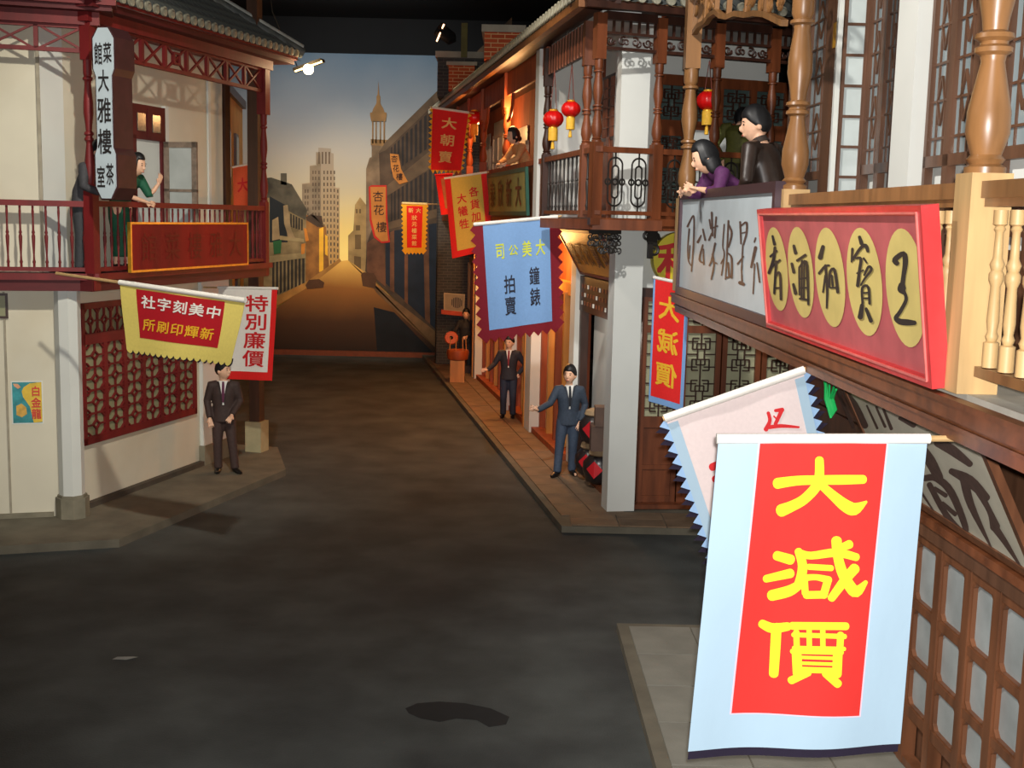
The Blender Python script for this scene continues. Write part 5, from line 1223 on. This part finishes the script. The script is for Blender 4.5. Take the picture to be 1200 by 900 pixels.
# cream board leaning under the near balcony
bx0, bx1 = at(1038, 586, FN, .84).x, at(1222, 700, FN, .84).x
ly = lambda z: .82 - (z - 2.04) * .5
quad = [FN @ Vector((bx0, ly(2.95), 2.95)), FN @ Vector((bx1, ly(2.95), 2.95)), FN @ Vector((bx1, ly(2.04), 2.04)), FN @ Vector((bx0, ly(2.04), 2.04))]
cb_, S3, n3, a3 = board('leaning_signboard', 'cream board with huge dark brush strokes leaning out under the near balcony', 'sign', quad, .05, AMB, CREAM, .06, .012)
pf3 = S3(.5, .5, -.012); w3_ = lambda px, py, o: on_plane(px, py, pf3 + n3 * o, n3)
ST7 = [crop(980, 500, 5.4545, q) for q in (
 [[(650,100,60),(740,150,66),(855,240,40)], [(735,285,40),(850,345,70),(960,455,50)], [(820,340,60),(860,500,48),(995,782,10)], [(900,395,50),(980,540,36),(1015,640,66)], [(1010,640,50),(1080,740,36),(1178,895,14)]],
 [[(545,140,60),(600,220,70),(655,325,60)], [(565,330,40),(640,330,46),(735,420,50),(825,640,40),(800,668,36),(700,560,40),(595,370,36)], [(630,395,26),(700,440,30)], [(680,490,26),(760,560,30)], [(540,415,16),(632,555,10)]])]
ST7 += [crop(980, 380, 5.4545, q) for q in ([[(10,430,22),(110,655,26)], [(55,430,24),(110,520,60),(185,650,40)]], [[(195,520,12),(262,665,16)], [(255,530,14),(312,655,18)], [(300,540,16),(352,668,22)]], [[(405,600,22),(495,645,36)]])]
ST7 += [crop(780, 340, 5.4545, [[(1080,625,14),(1150,740,16)], [(1120,640,12),(1195,760,18)]])]
for st_ in ST7[:2]: put_strokes(st_, w3_, BINK, cb_)
for st_ in ST7[2:]:
    for one in st_: put_strokes([one], w3_, BINK, cb_, 'brush_stroke')
gn = on_plane(966, 465, FN @ Vector((0, .3, 0)), FN.to_3x3() @ Vector((0, 1, 0)))
gt = thing('green_cord_coil', 'bunched green plastic cord hanging under the near balcony', 'cord', gn)
o = MB()
for k in range(7): o.tube([gn + Vector((.0 + .012 * k, .1 * math.sin(k), .17 - .02 * k)), gn + Vector((.02 + .01 * k, .05, -.02)), gn + Vector((.06 + .006 * k, 0, -.16 + .01 * k))], .009, 6)
o.build('loops', mat('green_plastic', (30, 190, 96), .4), gt); MB().tube([gn + Vector((.03, .03, .15)), gn + Vector((.03, .05, .36))], .006, 6).build('hook', IRON, gt)
# round yellow sign
rc = on_plane(797, 304, FD @ Vector((0, -.12, 0)), FD.to_3x3() @ Vector((0, 1, 0))); rl = FD.inverted() @ rc
rs = thing('round_sign', 'round yellow sign with a red character above the red sale banner', 'sign', rc)
MB(FD).prism([(rl.x + .36 * math.cos(R(k * 10)), rl.z + .36 * math.sin(R(k * 10))) for k in range(36)], lambda p, q, d: (p, d, q), -.12, .08).build('disc', mat('signal_yellow', (226, 206, 44), .5, .06, 5), rs)
put_char('利', lambda p, q: FD @ Vector((rl.x - .07 + p * .52, -.127, rl.z - .02 + q * .5)), mat('sign_red', (206, 20, 18), .5, .06), rs, .022)
# gold board leaning under the corner balcony
qx = [gy(671, 270, 18.4), gy(706, 270, 17.0), gy(724, 334, 16.8), gy(685, 326, 18.6)]
pA = gz(684, 326, 0); 
gA, gB = at(684, 326, FG, -.14), at(723, 333, FG, -.14)
g0, g1 = FG @ Vector((x1b + .02, -.14, 3.14)), FG @ Vector((-.38, -.14, 3.14)); g2, g3 = FG @ Vector((x1b + .02, -.55, 3.84)), FG @ Vector((-.38, -.55, 3.84))
gb, S4, n4, a4 = board('gold_signboard', 'gold board with maroon edge and dark writing leaning out over the open shop bay', 'sign', [g2, g3, g1, g0], .05, mat('maroon_edge', (92, 26, 24), .5, .15), mat('old_gold_board', (176, 118, 40), .45, .2, 5), .05, .012)
for i, ch in enumerate('隆昭和寶司'): put_char(ch, lambda p, q: S4(.14 + i * .18 + p * .15, .52 - q * .5, .0), mat('maroon_ink', (70, 20, 18), .5), gb, .01)
# green board on the row's gallery
gq = [on_plane(px, py, FR @ Vector((0, -.06, 0)), FR.to_3x3() @ Vector((0, 1, 0))) for px, py in ((571, 204), (617, 195), (616, 252), (572, 252))]
l0, l1 = FR.inverted() @ gq[0], FR.inverted() @ gq[1]
quad = [FR @ Vector((l0.x, -.08, 4.8)), FR @ Vector((l1.x, -.08, 4.8)), FR @ Vector((l1.x, -.04, 4.03)), FR @ Vector((l0.x, -.04, 4.03))]
gs, S5, n5, a5 = board('green_signboard', 'green edged olive signboard with red-brown cursive writing on the row gallery', 'sign', quad, .05, mat('deep_green_edge', (22, 84, 66), .45, .1), mat('olive_gold_board', (150, 146, 84), .5, .15, 3), .07, .01)
for i, ch in enumerate('泰欣新大'): put_char(ch, lambda p, q: S5(.17 + i * .22 + p * .14, .5 - q * .66, .0), mat('rust_ink', (108, 48, 26), .5), gs, .012, slant=.1)
# poster on the teahouse wall
p0_, p1_ = at(14, 448, FA, .33), at(50, 495, FA, .33)
pt = thing('cigarette_poster', 'small teal and yellow poster with red characters on the cream wall', 'poster', FA @ Vector(((p0_.x + p1_.x) / 2, .33, p1_.z)))
pp = lambda u, v, o: FA @ Vector((p0_.x + (p1_.x - p0_.x) * u, .327 - o, p0_.z + (p1_.z - p0_.z) * v))
def pw_(name, poly, m, o, th_=.002): k = len(poly); MB().add([pp(u, v, o) for u, v in poly] + [pp(u, v, o - th_) for u, v in poly], [tuple(range(k)), tuple(range(2*k-1, k-1, -1))] + [(i, (i+1) % k, (i+1) % k + k, i + k) for i in range(k)]).build(name, m, pt)
pw_('sheet', [(-.04, -.03), (1.04, -.03), (1.04, 1.03), (-.04, 1.03)], mat('poster_white', (220, 222, 214), .6, .03), .002)
pw_('teal_print', [(0, 0), (1, 0), (1, 1), (0, 1)], mat('poster_teal', (52, 140, 146), .6, .35, 9), .004)
pw_('yellow_print', [(.4, .12), (.6, .03), (1, .0), (1, .98), (.7, 1), (.58, .6), (.36, .36), (.32, .22)], mat('poster_yellow', (222, 186, 62), .6, .15, 9), .006)
pw_('flower_print', [(.12, .58), (.3, .52), (.46, .62), (.48, .78), (.3, .86), (.12, .8)], mat('poster_ochre', (204, 160, 72), .6, .25, 14), .007)
pw_('smoke_print', [(.03, .03), (.2, .04), (.3, .12), (.2, .16), (.08, .1)], mat('poster_peach', (222, 160, 120), .6, .2), .007)
for i, ch in enumerate('白金龍'): put_char(ch, lambda p, q: pp(.8 + p * .34, .22 + i * .28 - q * .26, .009), mat('poster_red', (206, 62, 48), .6), pt, .02)

# ================================================================ banners
CR = mat('crimson_cloth', (178, 8, 26), .8, .06, 40); CRED = mat('scarlet_cloth', (226, 26, 24), .8, .05, 40); LB_ = mat('light_blue_cloth', (164, 190, 208), .85, .03, 2.5, (1, 1, .5), bump=1.0)
YC = mat('butter_yellow_cloth', (226, 206, 108), .85, .04, 40); YCH = mat('bright_yellow_felt', (246, 222, 36), .8, .04, 40); GCH = mat('golden_yellow_felt', (232, 178, 36), .8, .05, 40)
NAVY = mat('navy_lining', (26, 16, 40), .9, .1, 30); PINK = mat('pale_pink_cloth', (224, 208, 206), .85, .03, 40); SKYB = mat('sky_blue_cloth', (122, 162, 212), .85, .04, 40); MAR = mat('maroon_cloth', (122, 6, 28), .85, .08, 40)
INKB = mat('blue_black_ink', (22, 26, 46), .7, .1, 30); REDI = mat('red_ink', (206, 24, 30), .7, .06, 30); POLE = mat('bamboo_pole', (196, 160, 110), .6, .1, 20)
# big banner in front
Y0 = 5.9
q0 = [(842, 514), (1087, 514), (1056, 873), (806, 880)]
B = Banner('sale_banner', 'big light blue and red sale banner with three yellow characters, nearest the viewer', *[gy(px, py, Y0) for px, py in q0], amp=.022, k=1.4, ph=.1)
B.patch('blue_cloth', LB_, 0, 1, 0, 1)
iq = [B.uv(px, py, q0) for px, py in ((890, 519), (1038, 519), (1006, 836), (858, 836))]
bq = Banner.__new__(Banner); 
def inner(name, m, off, g=0):
    vs = []; fs = []; nu, nv = 10, 14
    (ua, va), (ub, vb_), (uc, vc), (ud, vd) = iq
    for j in range(nv + 1):
        for i in range(nu + 1):
            s_, t_ = -g + (1 + 2 * g) * i / nu, -g * .4 + (1 + .8 * g) * j / nv
            u = (ua * (1 - s_) + ub * s_) * (1 - t_) + (ud * (1 - s_) + uc * s_) * t_; v = (va * (1 - s_) + vb_ * s_) * (1 - t_) + (vd * (1 - s_) + vc * s_) * t_
            vs.append(B.S(u, v, off))
    W = nu + 1
    for j in range(nv):
        for i in range(nu): k = j * W + i; fs.append((k, k + 1, k + W + 1, k + W))
    o = MB(); o.add(vs, fs); o.sm = True; o.build(name, m, B.th)
inner('stitched_edge', mat('pink_stitching', (236, 190, 204), .8, .03), .003, .012); inner('red_panel', mat('vermilion_cloth', (210, 40, 34), .8, .07, 2.5, (1, 1, .5), bump=1.0), .005)
B.patch('navy_hem', NAVY, .005, .995, .985, 1.03, -.012)
B.sleeve(WHITEC, 0, .16, .026, POLE)
D5 = [crop(880, 520, 5.622, [[(170,248,70),(300,232,62),(440,228,60),(580,226,62),(735,222,56)], [(448,100,56),(448,200,62),(428,270,66),(350,352,66),(270,396,70),(198,424,82)], [(455,255,50),(540,328,62),(620,392,80),(680,412,80),(755,366,16)]])]
P3 = lambda q: [[(860 + a / 4.09, 640 + b / 4.09, w_) for a, b, w_ in st_] for st_ in q]
D5.append([[(910.5,648,11),(927,653,12)], [(898,675,9),(927,669,11)], [(905,695,13),(925,690,13),(938,682,10)], [(936,643,9),(941,660,11),(938,678,11),(932,688,9)], [(937,645,9),(951,648,9),(980,644,10),(1003,649,9)], [(980,630,12),(981,645,11),(986,665,12),(995,682,13),(1003,689,13),(1014,678,5)], [(988,637,9),(995,634,10)], [(1001,662,12),(990,675,11),(974,697,9)], [(948,661,7),(974,662,7)], [(943,674,8),(957,673,7),(971,676,9)], [(970,676,9),(965,694,9)], [(966,693,9),(945,694,9)], [(944,692,8),(943,676,8)]])
D5.append(P3([[(138,362,10),(190,385,12),(262,376,10)], [(208,380,12),(203,480,12),(195,608,11)], [(282,372,9),(535,366,9)], [(288,415,5.5),(528,415,6)], [(290,478,5),(525,474,5)], [(302,400,7),(304,475,7)], [(362,372,6),(362,475,6)], [(425,372,6),(425,475,6)], [(508,405,8),(504,475,8)], [(282,494,6),(512,490,6)], [(302,490,11),(306,600,11)], [(494,490,11),(488,595,11)], [(300,521,4),(495,519,4)], [(300,549,4),(495,547,4)], [(300,580,7),(490,578,7)], [(355,592,8),(275,634,9)], [(435,592,9),(492,640,10)]]))
for st_ in D5: put_strokes(st_, lambda px, py, o: B.S(*B.uv(px, py, q0), o), YCH, B.th, off=.009)
# pink banner behind it
Y1 = 8.45; q1 = [(780, 490), (941, 434), (990, 655), (856, 712)]
B1 = Banner('pink_banner', 'tilted pale pink banner with blue toothed edges half behind the big banner', *[gy(px, py, Y1) for px, py in q1], amp=.012, k=1.5)
B1.patch('pink_cloth', PINK, 0, 1, 0, 1); B1.patch('blue_border', LB_, -.0, .075, .03, 1, .003); B1.patch('blue_border', LB_, .93, 1, .03, 1, .003)
for e_ in 'LR': B1.fringe('blue_teeth', mat('tooth_blue_cloth', (150, 184, 222), .85, .03, 40), e_, (16,), .06); B1.fringe('navy_teeth', NAVY, e_, (16,), .1, off=-.008, shift=.35)
B1.sleeve(WHITEC, .02, .06, .03, POLE)
px1 = lambda px, py, o: B1.S(*B1.uv(px, py, q1), o)
put_strokes(crop(780, 340, 5.4545, [[(655,780,22),(665,830,24),(640,885,30)], [(700,765,20),(745,760,28)], [(740,765,26),(700,850,24)], [(660,870,26),(740,862,24),(850,870,14)], [(690,800,10),(720,830,10)]]), px1, REDI, B1.th)
put_strokes([[(834, 546, 9), (843, 542, 9)]], px1, REDI, B1.th); put_strokes([[(837, 560, 8), (846, 557, 9)]], px1, REDI, B1.th); put_strokes([[(860, 575, 9), (900, 570, 9)], [(880, 540, 9), (884, 610, 9)]], px1, REDI, B1.th)
# yellow-bordered printer's banner
h0 = gy(141, 331, 13.6); h1 = gy(287, 352, 12.9); h2 = gy(273, 420, 12.9); h3 = gy(147, 404, 13.6)
B2 = Banner('printer_banner', 'crimson banner with yellow border and scalloped hem over the lattice window', h0, h1, h2, h3, amp=.015, k=1.6, ph=.3)
B2.patch('yellow_cloth', YC, 0, 1, 0, 1); B2.patch('crimson_panel', CR, .135, .85, .07, .86, .004); B2.fringe('scalloped_hem', YC, 'B', (17,), .095, True); B2.fringe('dark_lining', NAVY, 'B', (17,), .108, True, -.008, .15)
B2.sleeve(WHITEC, .95, .0, .03, POLE)
for i, ch in enumerate('社字刻美中'): B2.char(ch, .235 + i * .135, .255 + .004 * i, .125, .22, WHITEC, .014, slant=.08)
for i, ch in enumerate('所刷印輝新'): B2.char(ch, .23 + i * .128, .63 + .004 * i, .118, .21, GCH, .012, slant=.08)
# white clearance banner
B3 = Banner('clearance_banner', 'white banner with red edge and red characters behind the yellow-bordered one', gy(256, 337, 18.3), gy(325, 338, 18.0), gy(319, 446, 18.0), gy(258, 444, 18.3), amp=.012, k=1.2)
B3.patch('red_cloth', CRED, 0, 1, 0, 1); B3.patch('white_panel', WHITEC, .0, .91, .0, .91, .004); B3.sleeve(WHITEC, .3, 0, .022, POLE)
for i, ch in enumerate('特別廉價'): B3.char(ch, .665 - .012 * i, .165 + i * .2, .42, .19, REDI, .014)
# blue auction banner
q4 = [(556, 263), (653, 254), (656, 384), (565, 398)]
B4 = Banner('auction_banner', 'sky blue banner with maroon ragged border and yellow and black characters', *[gy(px, py, 17.0) for px, py in q4], amp=.02, k=2.4, ph=.2)
B4.patch('maroon_border', MAR, 0, 1, 0, 1); B4.patch('blue_panel', SKYB, .1, .905, .0, .93, .004); B4.fringe('ragged_teeth', MAR, 'LRB', (11, 11, 9), .07); B4.sleeve(WHITEC, .02, .06, .028, POLE)
for i, ch in enumerate('司公美大'): B4.char(ch, .29 + i * .165, .255, .12, .15 if i != 1 else .1, mat('lemon_ink', (206, 214, 64), .7), .014)
for i, ch in enumerate('鐘錶'): B4.char(ch, .70, .5 + i * .19, .13, .17, INKB, .012)
for i, ch in enumerate('拍賣'): B4.char(ch, .385, .55 + i * .19, .15, .17, INKB, .012)
# red mirrored sale banner beside the round sign
q5 = [(766, 325), (808, 334), (800, 482), (760, 470)]
B5 = Banner('reversed_sale_banner', 'narrow red banner with light blue edge and yellow characters seen from behind', *[gy(px, py, 14.9) for px, py in q5], amp=.01, k=1.0)
B5.patch('blue_cloth', SKYB, 0, 1, 0, 1); B5.patch('red_panel', CRED, .05, .9, .0, .95, .004); B5.sleeve(WHITEC, 0, .12, .022, POLE)
for i, ch in enumerate('大減價'): B5.char(ch, .47, .22 + i * .265, .62, .2, GCH, .016, mirror=True)
# banners along the row
B6 = Banner('yellow_banner', 'pale yellow banner with red border and red writing beside the green signboard', *[gy(px, py, 23.5) for px, py in ((521, 209), (570, 202), (578, 292), (530, 303))], amp=.02, k=1.3)
B6.patch('red_cloth', CRED, 0, 1, 0, 1); B6.patch('yellow_panel', mat('straw_cloth', (216, 186, 86), .85, .05, 40), .14, .87, .0, .92, .004); B6.sleeve(WHITEC, 0, .05, .022, POLE)
for i, ch in enumerate('大犧牲'): B6.char(ch, .36, .28 + i * .16, .24, .13, REDI, .014)
for i, ch in enumerate('各貨加'): B6.char(ch, .66, .22 + i * .16, .24, .13, REDI, .014)
B7 = Banner('toothed_banner', 'scarlet banner with yellow toothed border and three pale yellow characters high on the row', *[gy(px, py, 25.3) for px, py in ((507, 126), (549, 132), (540, 200), (505, 199))], amp=.015, k=1.2)
B7.patch('red_cloth', CRED, 0, 1, 0, 1); B7.fringe('yellow_teeth', GCH, 'LRB', (11, 11, 7), .075); B7.sleeve(WHITEC, .06, .12, .025, POLE)
for i, ch in enumerate('大朝賣'): B7.char(ch, .49 - .02 * i, .22 + i * .28, .46, .2, mat('pale_yellow_ink', (236, 200, 120), .7), .014)
B8 = Banner('small_toothed_banner', 'small scarlet banner with yellow frame in front of the painted backdrop', *[gy(px, py, 30.6) for px, py in ((472, 238), (500, 239), (498, 296), (473, 296))], amp=.012, k=1.2)
B8.patch('yellow_cloth', GCH, 0, 1, 0, 1); B8.patch('red_panel', CRED, .16, .84, .05, .9, .004); B8.fringe('yellow_teeth', GCH, 'LRB', (11, 11, 6), .05); B8.sleeve(mat('cream_sleeve', (246, 224, 160), .8), .03, .5, .03, POLE)
for i, ch in enumerate('新大'): B8.char(ch, .34 + i * .32, .14, .22, .1, mat('pale_yellow_ink', (236, 200, 120), .7), .014)
for i, ch in enumerate('狀元樓菜館'): B8.char(ch, .49, .29 + i * .13, .24, .105, MATS['pale_yellow_ink'], .014)
B9 = Banner('narrow_red_banner', 'narrow red banner with a brown stripe hanging behind the yellow banner', *[gy(px, py, 26.5) for px, py in ((510, 205), (530, 204), (536, 250), (517, 252))], amp=.015, k=1)
B9.patch('red_cloth', CRED, 0, 1, 0, 1); B9.patch('brown_stripe', mat('tan_stripe', (176, 110, 66), .8, .2), .3, .6, .1, .85, .004); B9.sleeve(CRED, 0, .05, .02, POLE)
B10 = Banner('orange_banner', 'orange-red banner glimpsed between the timber posts behind the balcony', *[gy(px, py, 22.5) for px, py in ((273, 196), (304, 190), (306, 242), (274, 245))], amp=.02, k=1.4)
B10.patch('orange_cloth', mat('orange_cloth', (224, 96, 56), .8, .06, 40), 0, 1, 0, 1); B10.char('大', .35, .45, .4, .35, REDI, .02); B10.sleeve(WHITEC, 1.2, .03, .02, POLE)

# ================================================================ people
SU = lambda n, c: mat(n, c, .75, .15, 30)
WS = mat('white_shirt', (226, 226, 222), .7, .03, 30)
def stand(px, py, z=.1): p = gz(px, py, z); return (p.x, p.y, z)
# man in brown suit by the teahouse
J = dict(ell=(.24, .02, 1.08), hal=(.13, -.17, .9), elr=(-.245, .03, 1.08), har=(-.2, -.08, .84), hil=(.08, 0, .84), anl=(.16, -.03, .08), tol=(.24, -.18, .03), knl=(.12, -.03, .46), anr=(-.09, .02, .08), tor=(-.1, -.17, .03))
person('man in dark brown suit and purple tie standing at the teahouse corner', stand(263, 553), 10, J, (55, 0), SU('brown_suit', (62, 46, 42)), SU('brown_trousers', (66, 48, 44)), WS, SU('purple_tie', (92, 34, 66)), s=1.0)
# man in blue-grey suit, arm held out
J = dict(elr=(-.3, -.1, 1.12), har=(-.5, -.26, 1.04), hdr=(-.6, -.3, .25), ell=(.26, .04, 1.08), hal=(.17, -.12, .85), anl=(.08, .03, .08), knl=(.08, -.02, .46), anr=(-.16, -.1, .08), knr=(-.13, -.06, .46), tor=(-.26, -.26, .03))
person('man in blue-grey suit and dark tie holding out one hand', stand(664, 556), 5, J, (-25, 0), SU('blue_grey_suit', (56, 68, 84)), SU('blue_grey_trousers', (62, 76, 96)), WS, SU('navy_tie', (22, 24, 34)), s=1.0)
# man in black suit, hand on hip
J = dict(ell=(.33, .06, 1.08), hal=(.2, .02, .9), elr=(-.29, -.02, 1.1), har=(-.42, -.14, .98), hdr=(-.5, -.4, .0))
person('man in black suit and red tie standing under the blue banner', stand(595, 489), -4, J, (-15, 4), SU('black_suit', (40, 38, 46)), SU('navy_trousers', (40, 46, 64)), WS, SU('red_tie', (128, 30, 40)), s=.96)
# vendor
J = dict(elr=(-.28, -.08, 1.1), har=(-.42, -.22, 1.06), ell=(.24, -.02, 1.1), hal=(.02, -.2, .98))
person('street vendor in a plain black tunic behind the orange stand', (stand(545, 436)), 8, J, (-10, 6), SU('black_tunic', (34, 34, 40)), SU('black_trousers', (30, 32, 40)), None, None, collar=SU('black_tunic', (34, 34, 40)), s=.95)
vl = gy(529, 396, 29.9); t = thing('vendor_gong', 'small round orange gong held up by the vendor', 'gong', vl)
MB().lathe(0, 0, [(.02, -.03), (.15, -.03), (.17, 0), (.15, .03), (.02, .03)], 20); g = MB(Matrix.Translation(vl) @ Matrix.Rotation(R(75), 4, 'X')); g.lathe(0, 0, [(.05, -.03), (.15, -.03), (.17, 0), (.15, .03), (.05, .03)], 20); g.build('disc', mat('orange_lacquer', (196, 84, 36), .4), t)
g = MB(Matrix.Translation(vl) @ Matrix.Rotation(R(75), 4, 'X')); g.lathe(0, 0, [(.0, .03), (.045, .03), (.045, .04), (.01, .05)], 12); g.build('boss', BLACK, t)

# teahouse balcony: man seen from behind the sign and woman at the rail
pm = FA @ Vector((-.14, .27, 3.2))
J = dict(che=(0, -.1, 1.17), shc=(0, -.16, 1.3), nek=(0, -.2, 1.36), hed=(0, -.27, 1.46), shl=(.175, -.15, 1.29), shr=(-.175, -.15, 1.29), ell=(.24, -.22, 1.05), elr=(-.24, -.2, 1.05), hal=(.2, -.42, .98), har=(-.2, -.4, .98))
person('man in dark grey suit leaning on the rail behind the vertical signboard', pm, 70, J, (0, 0), SU('charcoal_suit', (62, 62, 66)), SU('charcoal_trousers', (56, 58, 62)), WS, None, s=1.0)
pw = FB @ Vector((1.12, .36, 3.2))
J = dict(pel=(0, .05, .86), wai=(0, 0, .98), che=(0, -.12, 1.13), shc=(0, -.19, 1.24), nek=(0, -.23, 1.29), hed=(0, -.3, 1.39), shl=(.16, -.18, 1.23), shr=(-.16, -.18, 1.23), ell=(.22, -.3, 1.0), elr=(-.2, -.32, .99), hal=(.3, -.38, 1.16), hdl=(.15, -.1, .5), har=(.02, -.42, .92))
person('woman in a green dress leaning on the teahouse balcony rail with one hand raised', pw, 62, J, (10, 12), SU('green_dress', (22, 88, 62)), None, None, None, hair='bun', gown=True, sleeve=.15, s=.97)
# woman on the row's gallery
gp = gy(577, 200, 21.8); rl_ = FR.inverted() @ gp; pg = FR @ Vector((rl_.x, .36, 4.0))
J = dict(pel=(0, .05, .86), wai=(0, 0, .98), che=(0, -.1, 1.14), shc=(0, -.17, 1.25), nek=(0, -.2, 1.31), hed=(0, -.27, 1.41), shl=(.16, -.16, 1.24), shr=(-.16, -.16, 1.24), ell=(.22, -.3, 1.02), elr=(-.22, -.3, 1.02), hal=(.14, -.46, .94), har=(-.14, -.46, .94))
person('woman in a tan jacket leaning out over the green signboard', pg, -62, J, (0, 8), SU('tan_jacket', (200, 146, 96)), SU('tan_skirt', (110, 84, 64)), None, None, hair='bun', s=1.0)
# near balcony: couple at the rail, a third person behind
wl = FN @ Vector((-3.62, .36, 3.2))
J = dict(pel=(0, .08, .88), wai=(0, .0, 1.0), che=(0, -.17, 1.1), shc=(0, -.27, 1.18), nek=(0, -.31, 1.22), hed=(0, -.38, 1.285), shl=(.155, -.26, 1.16), shr=(-.155, -.26, 1.16), ell=(.21, -.32, .985), elr=(-.2, -.36, .97), hal=(.02, -.43, 1.02), har=(-.05, -.56, .99), hdr=(.4, -.3, 0), hdl=(-.3, -.5, .1))
person('woman with black bobbed hair in a purple top leaning over the near rail', wl, -78, J, (-12, 22), SU('purple_satin', (92, 42, 92)), SU('purple_trousers', (60, 30, 62)), None, None, hair='bob', collar=WS, sleeve=.55, s=1.1)
ml = FN @ Vector((-2.6, .38, 3.2))
J = dict(che=(0, -.05, 1.18), shc=(0, -.08, 1.31), nek=(0, -.11, 1.37), hed=(0, -.16, 1.475), shl=(.215, -.07, 1.29), shr=(-.215, -.07, 1.29), ell=(.29, -.04, 1.04), elr=(-.28, -.08, 1.03), hal=(.13, -.2, .86), har=(-.13, -.2, .86))
person('man in a dark brown leather jacket standing at the near rail', ml, -132, J, (42, 8), mat('dark_leather', (50, 38, 32), .42, .3, 12), SU('dark_trousers', (44, 40, 40)), None, None, collar=SU('dark_leather_collar', (52, 42, 36)), s=1.14)
ol = FF @ Vector((at(866, 150, FF, .42).x, .42, 4.0))
J = dict(shc=(.0, -.06, 1.27), nek=(.0, -.12, 1.31), hed=(.0, -.2, 1.36), shl=(.2, -.06, 1.26), shr=(-.2, -.06, 1.26), ell=(.3, .02, 1.02), hal=(.22, -.1, .84), elr=(-.28, .03, 1.02), har=(-.24, -.12, .84))
person('person in an olive green jacket on the far balcony behind the couple', ol, 160, J, (0, 0), SU('olive_jacket', (84, 84, 30)), SU('olive_trousers', (70, 70, 40)), None, None, s=1.0)
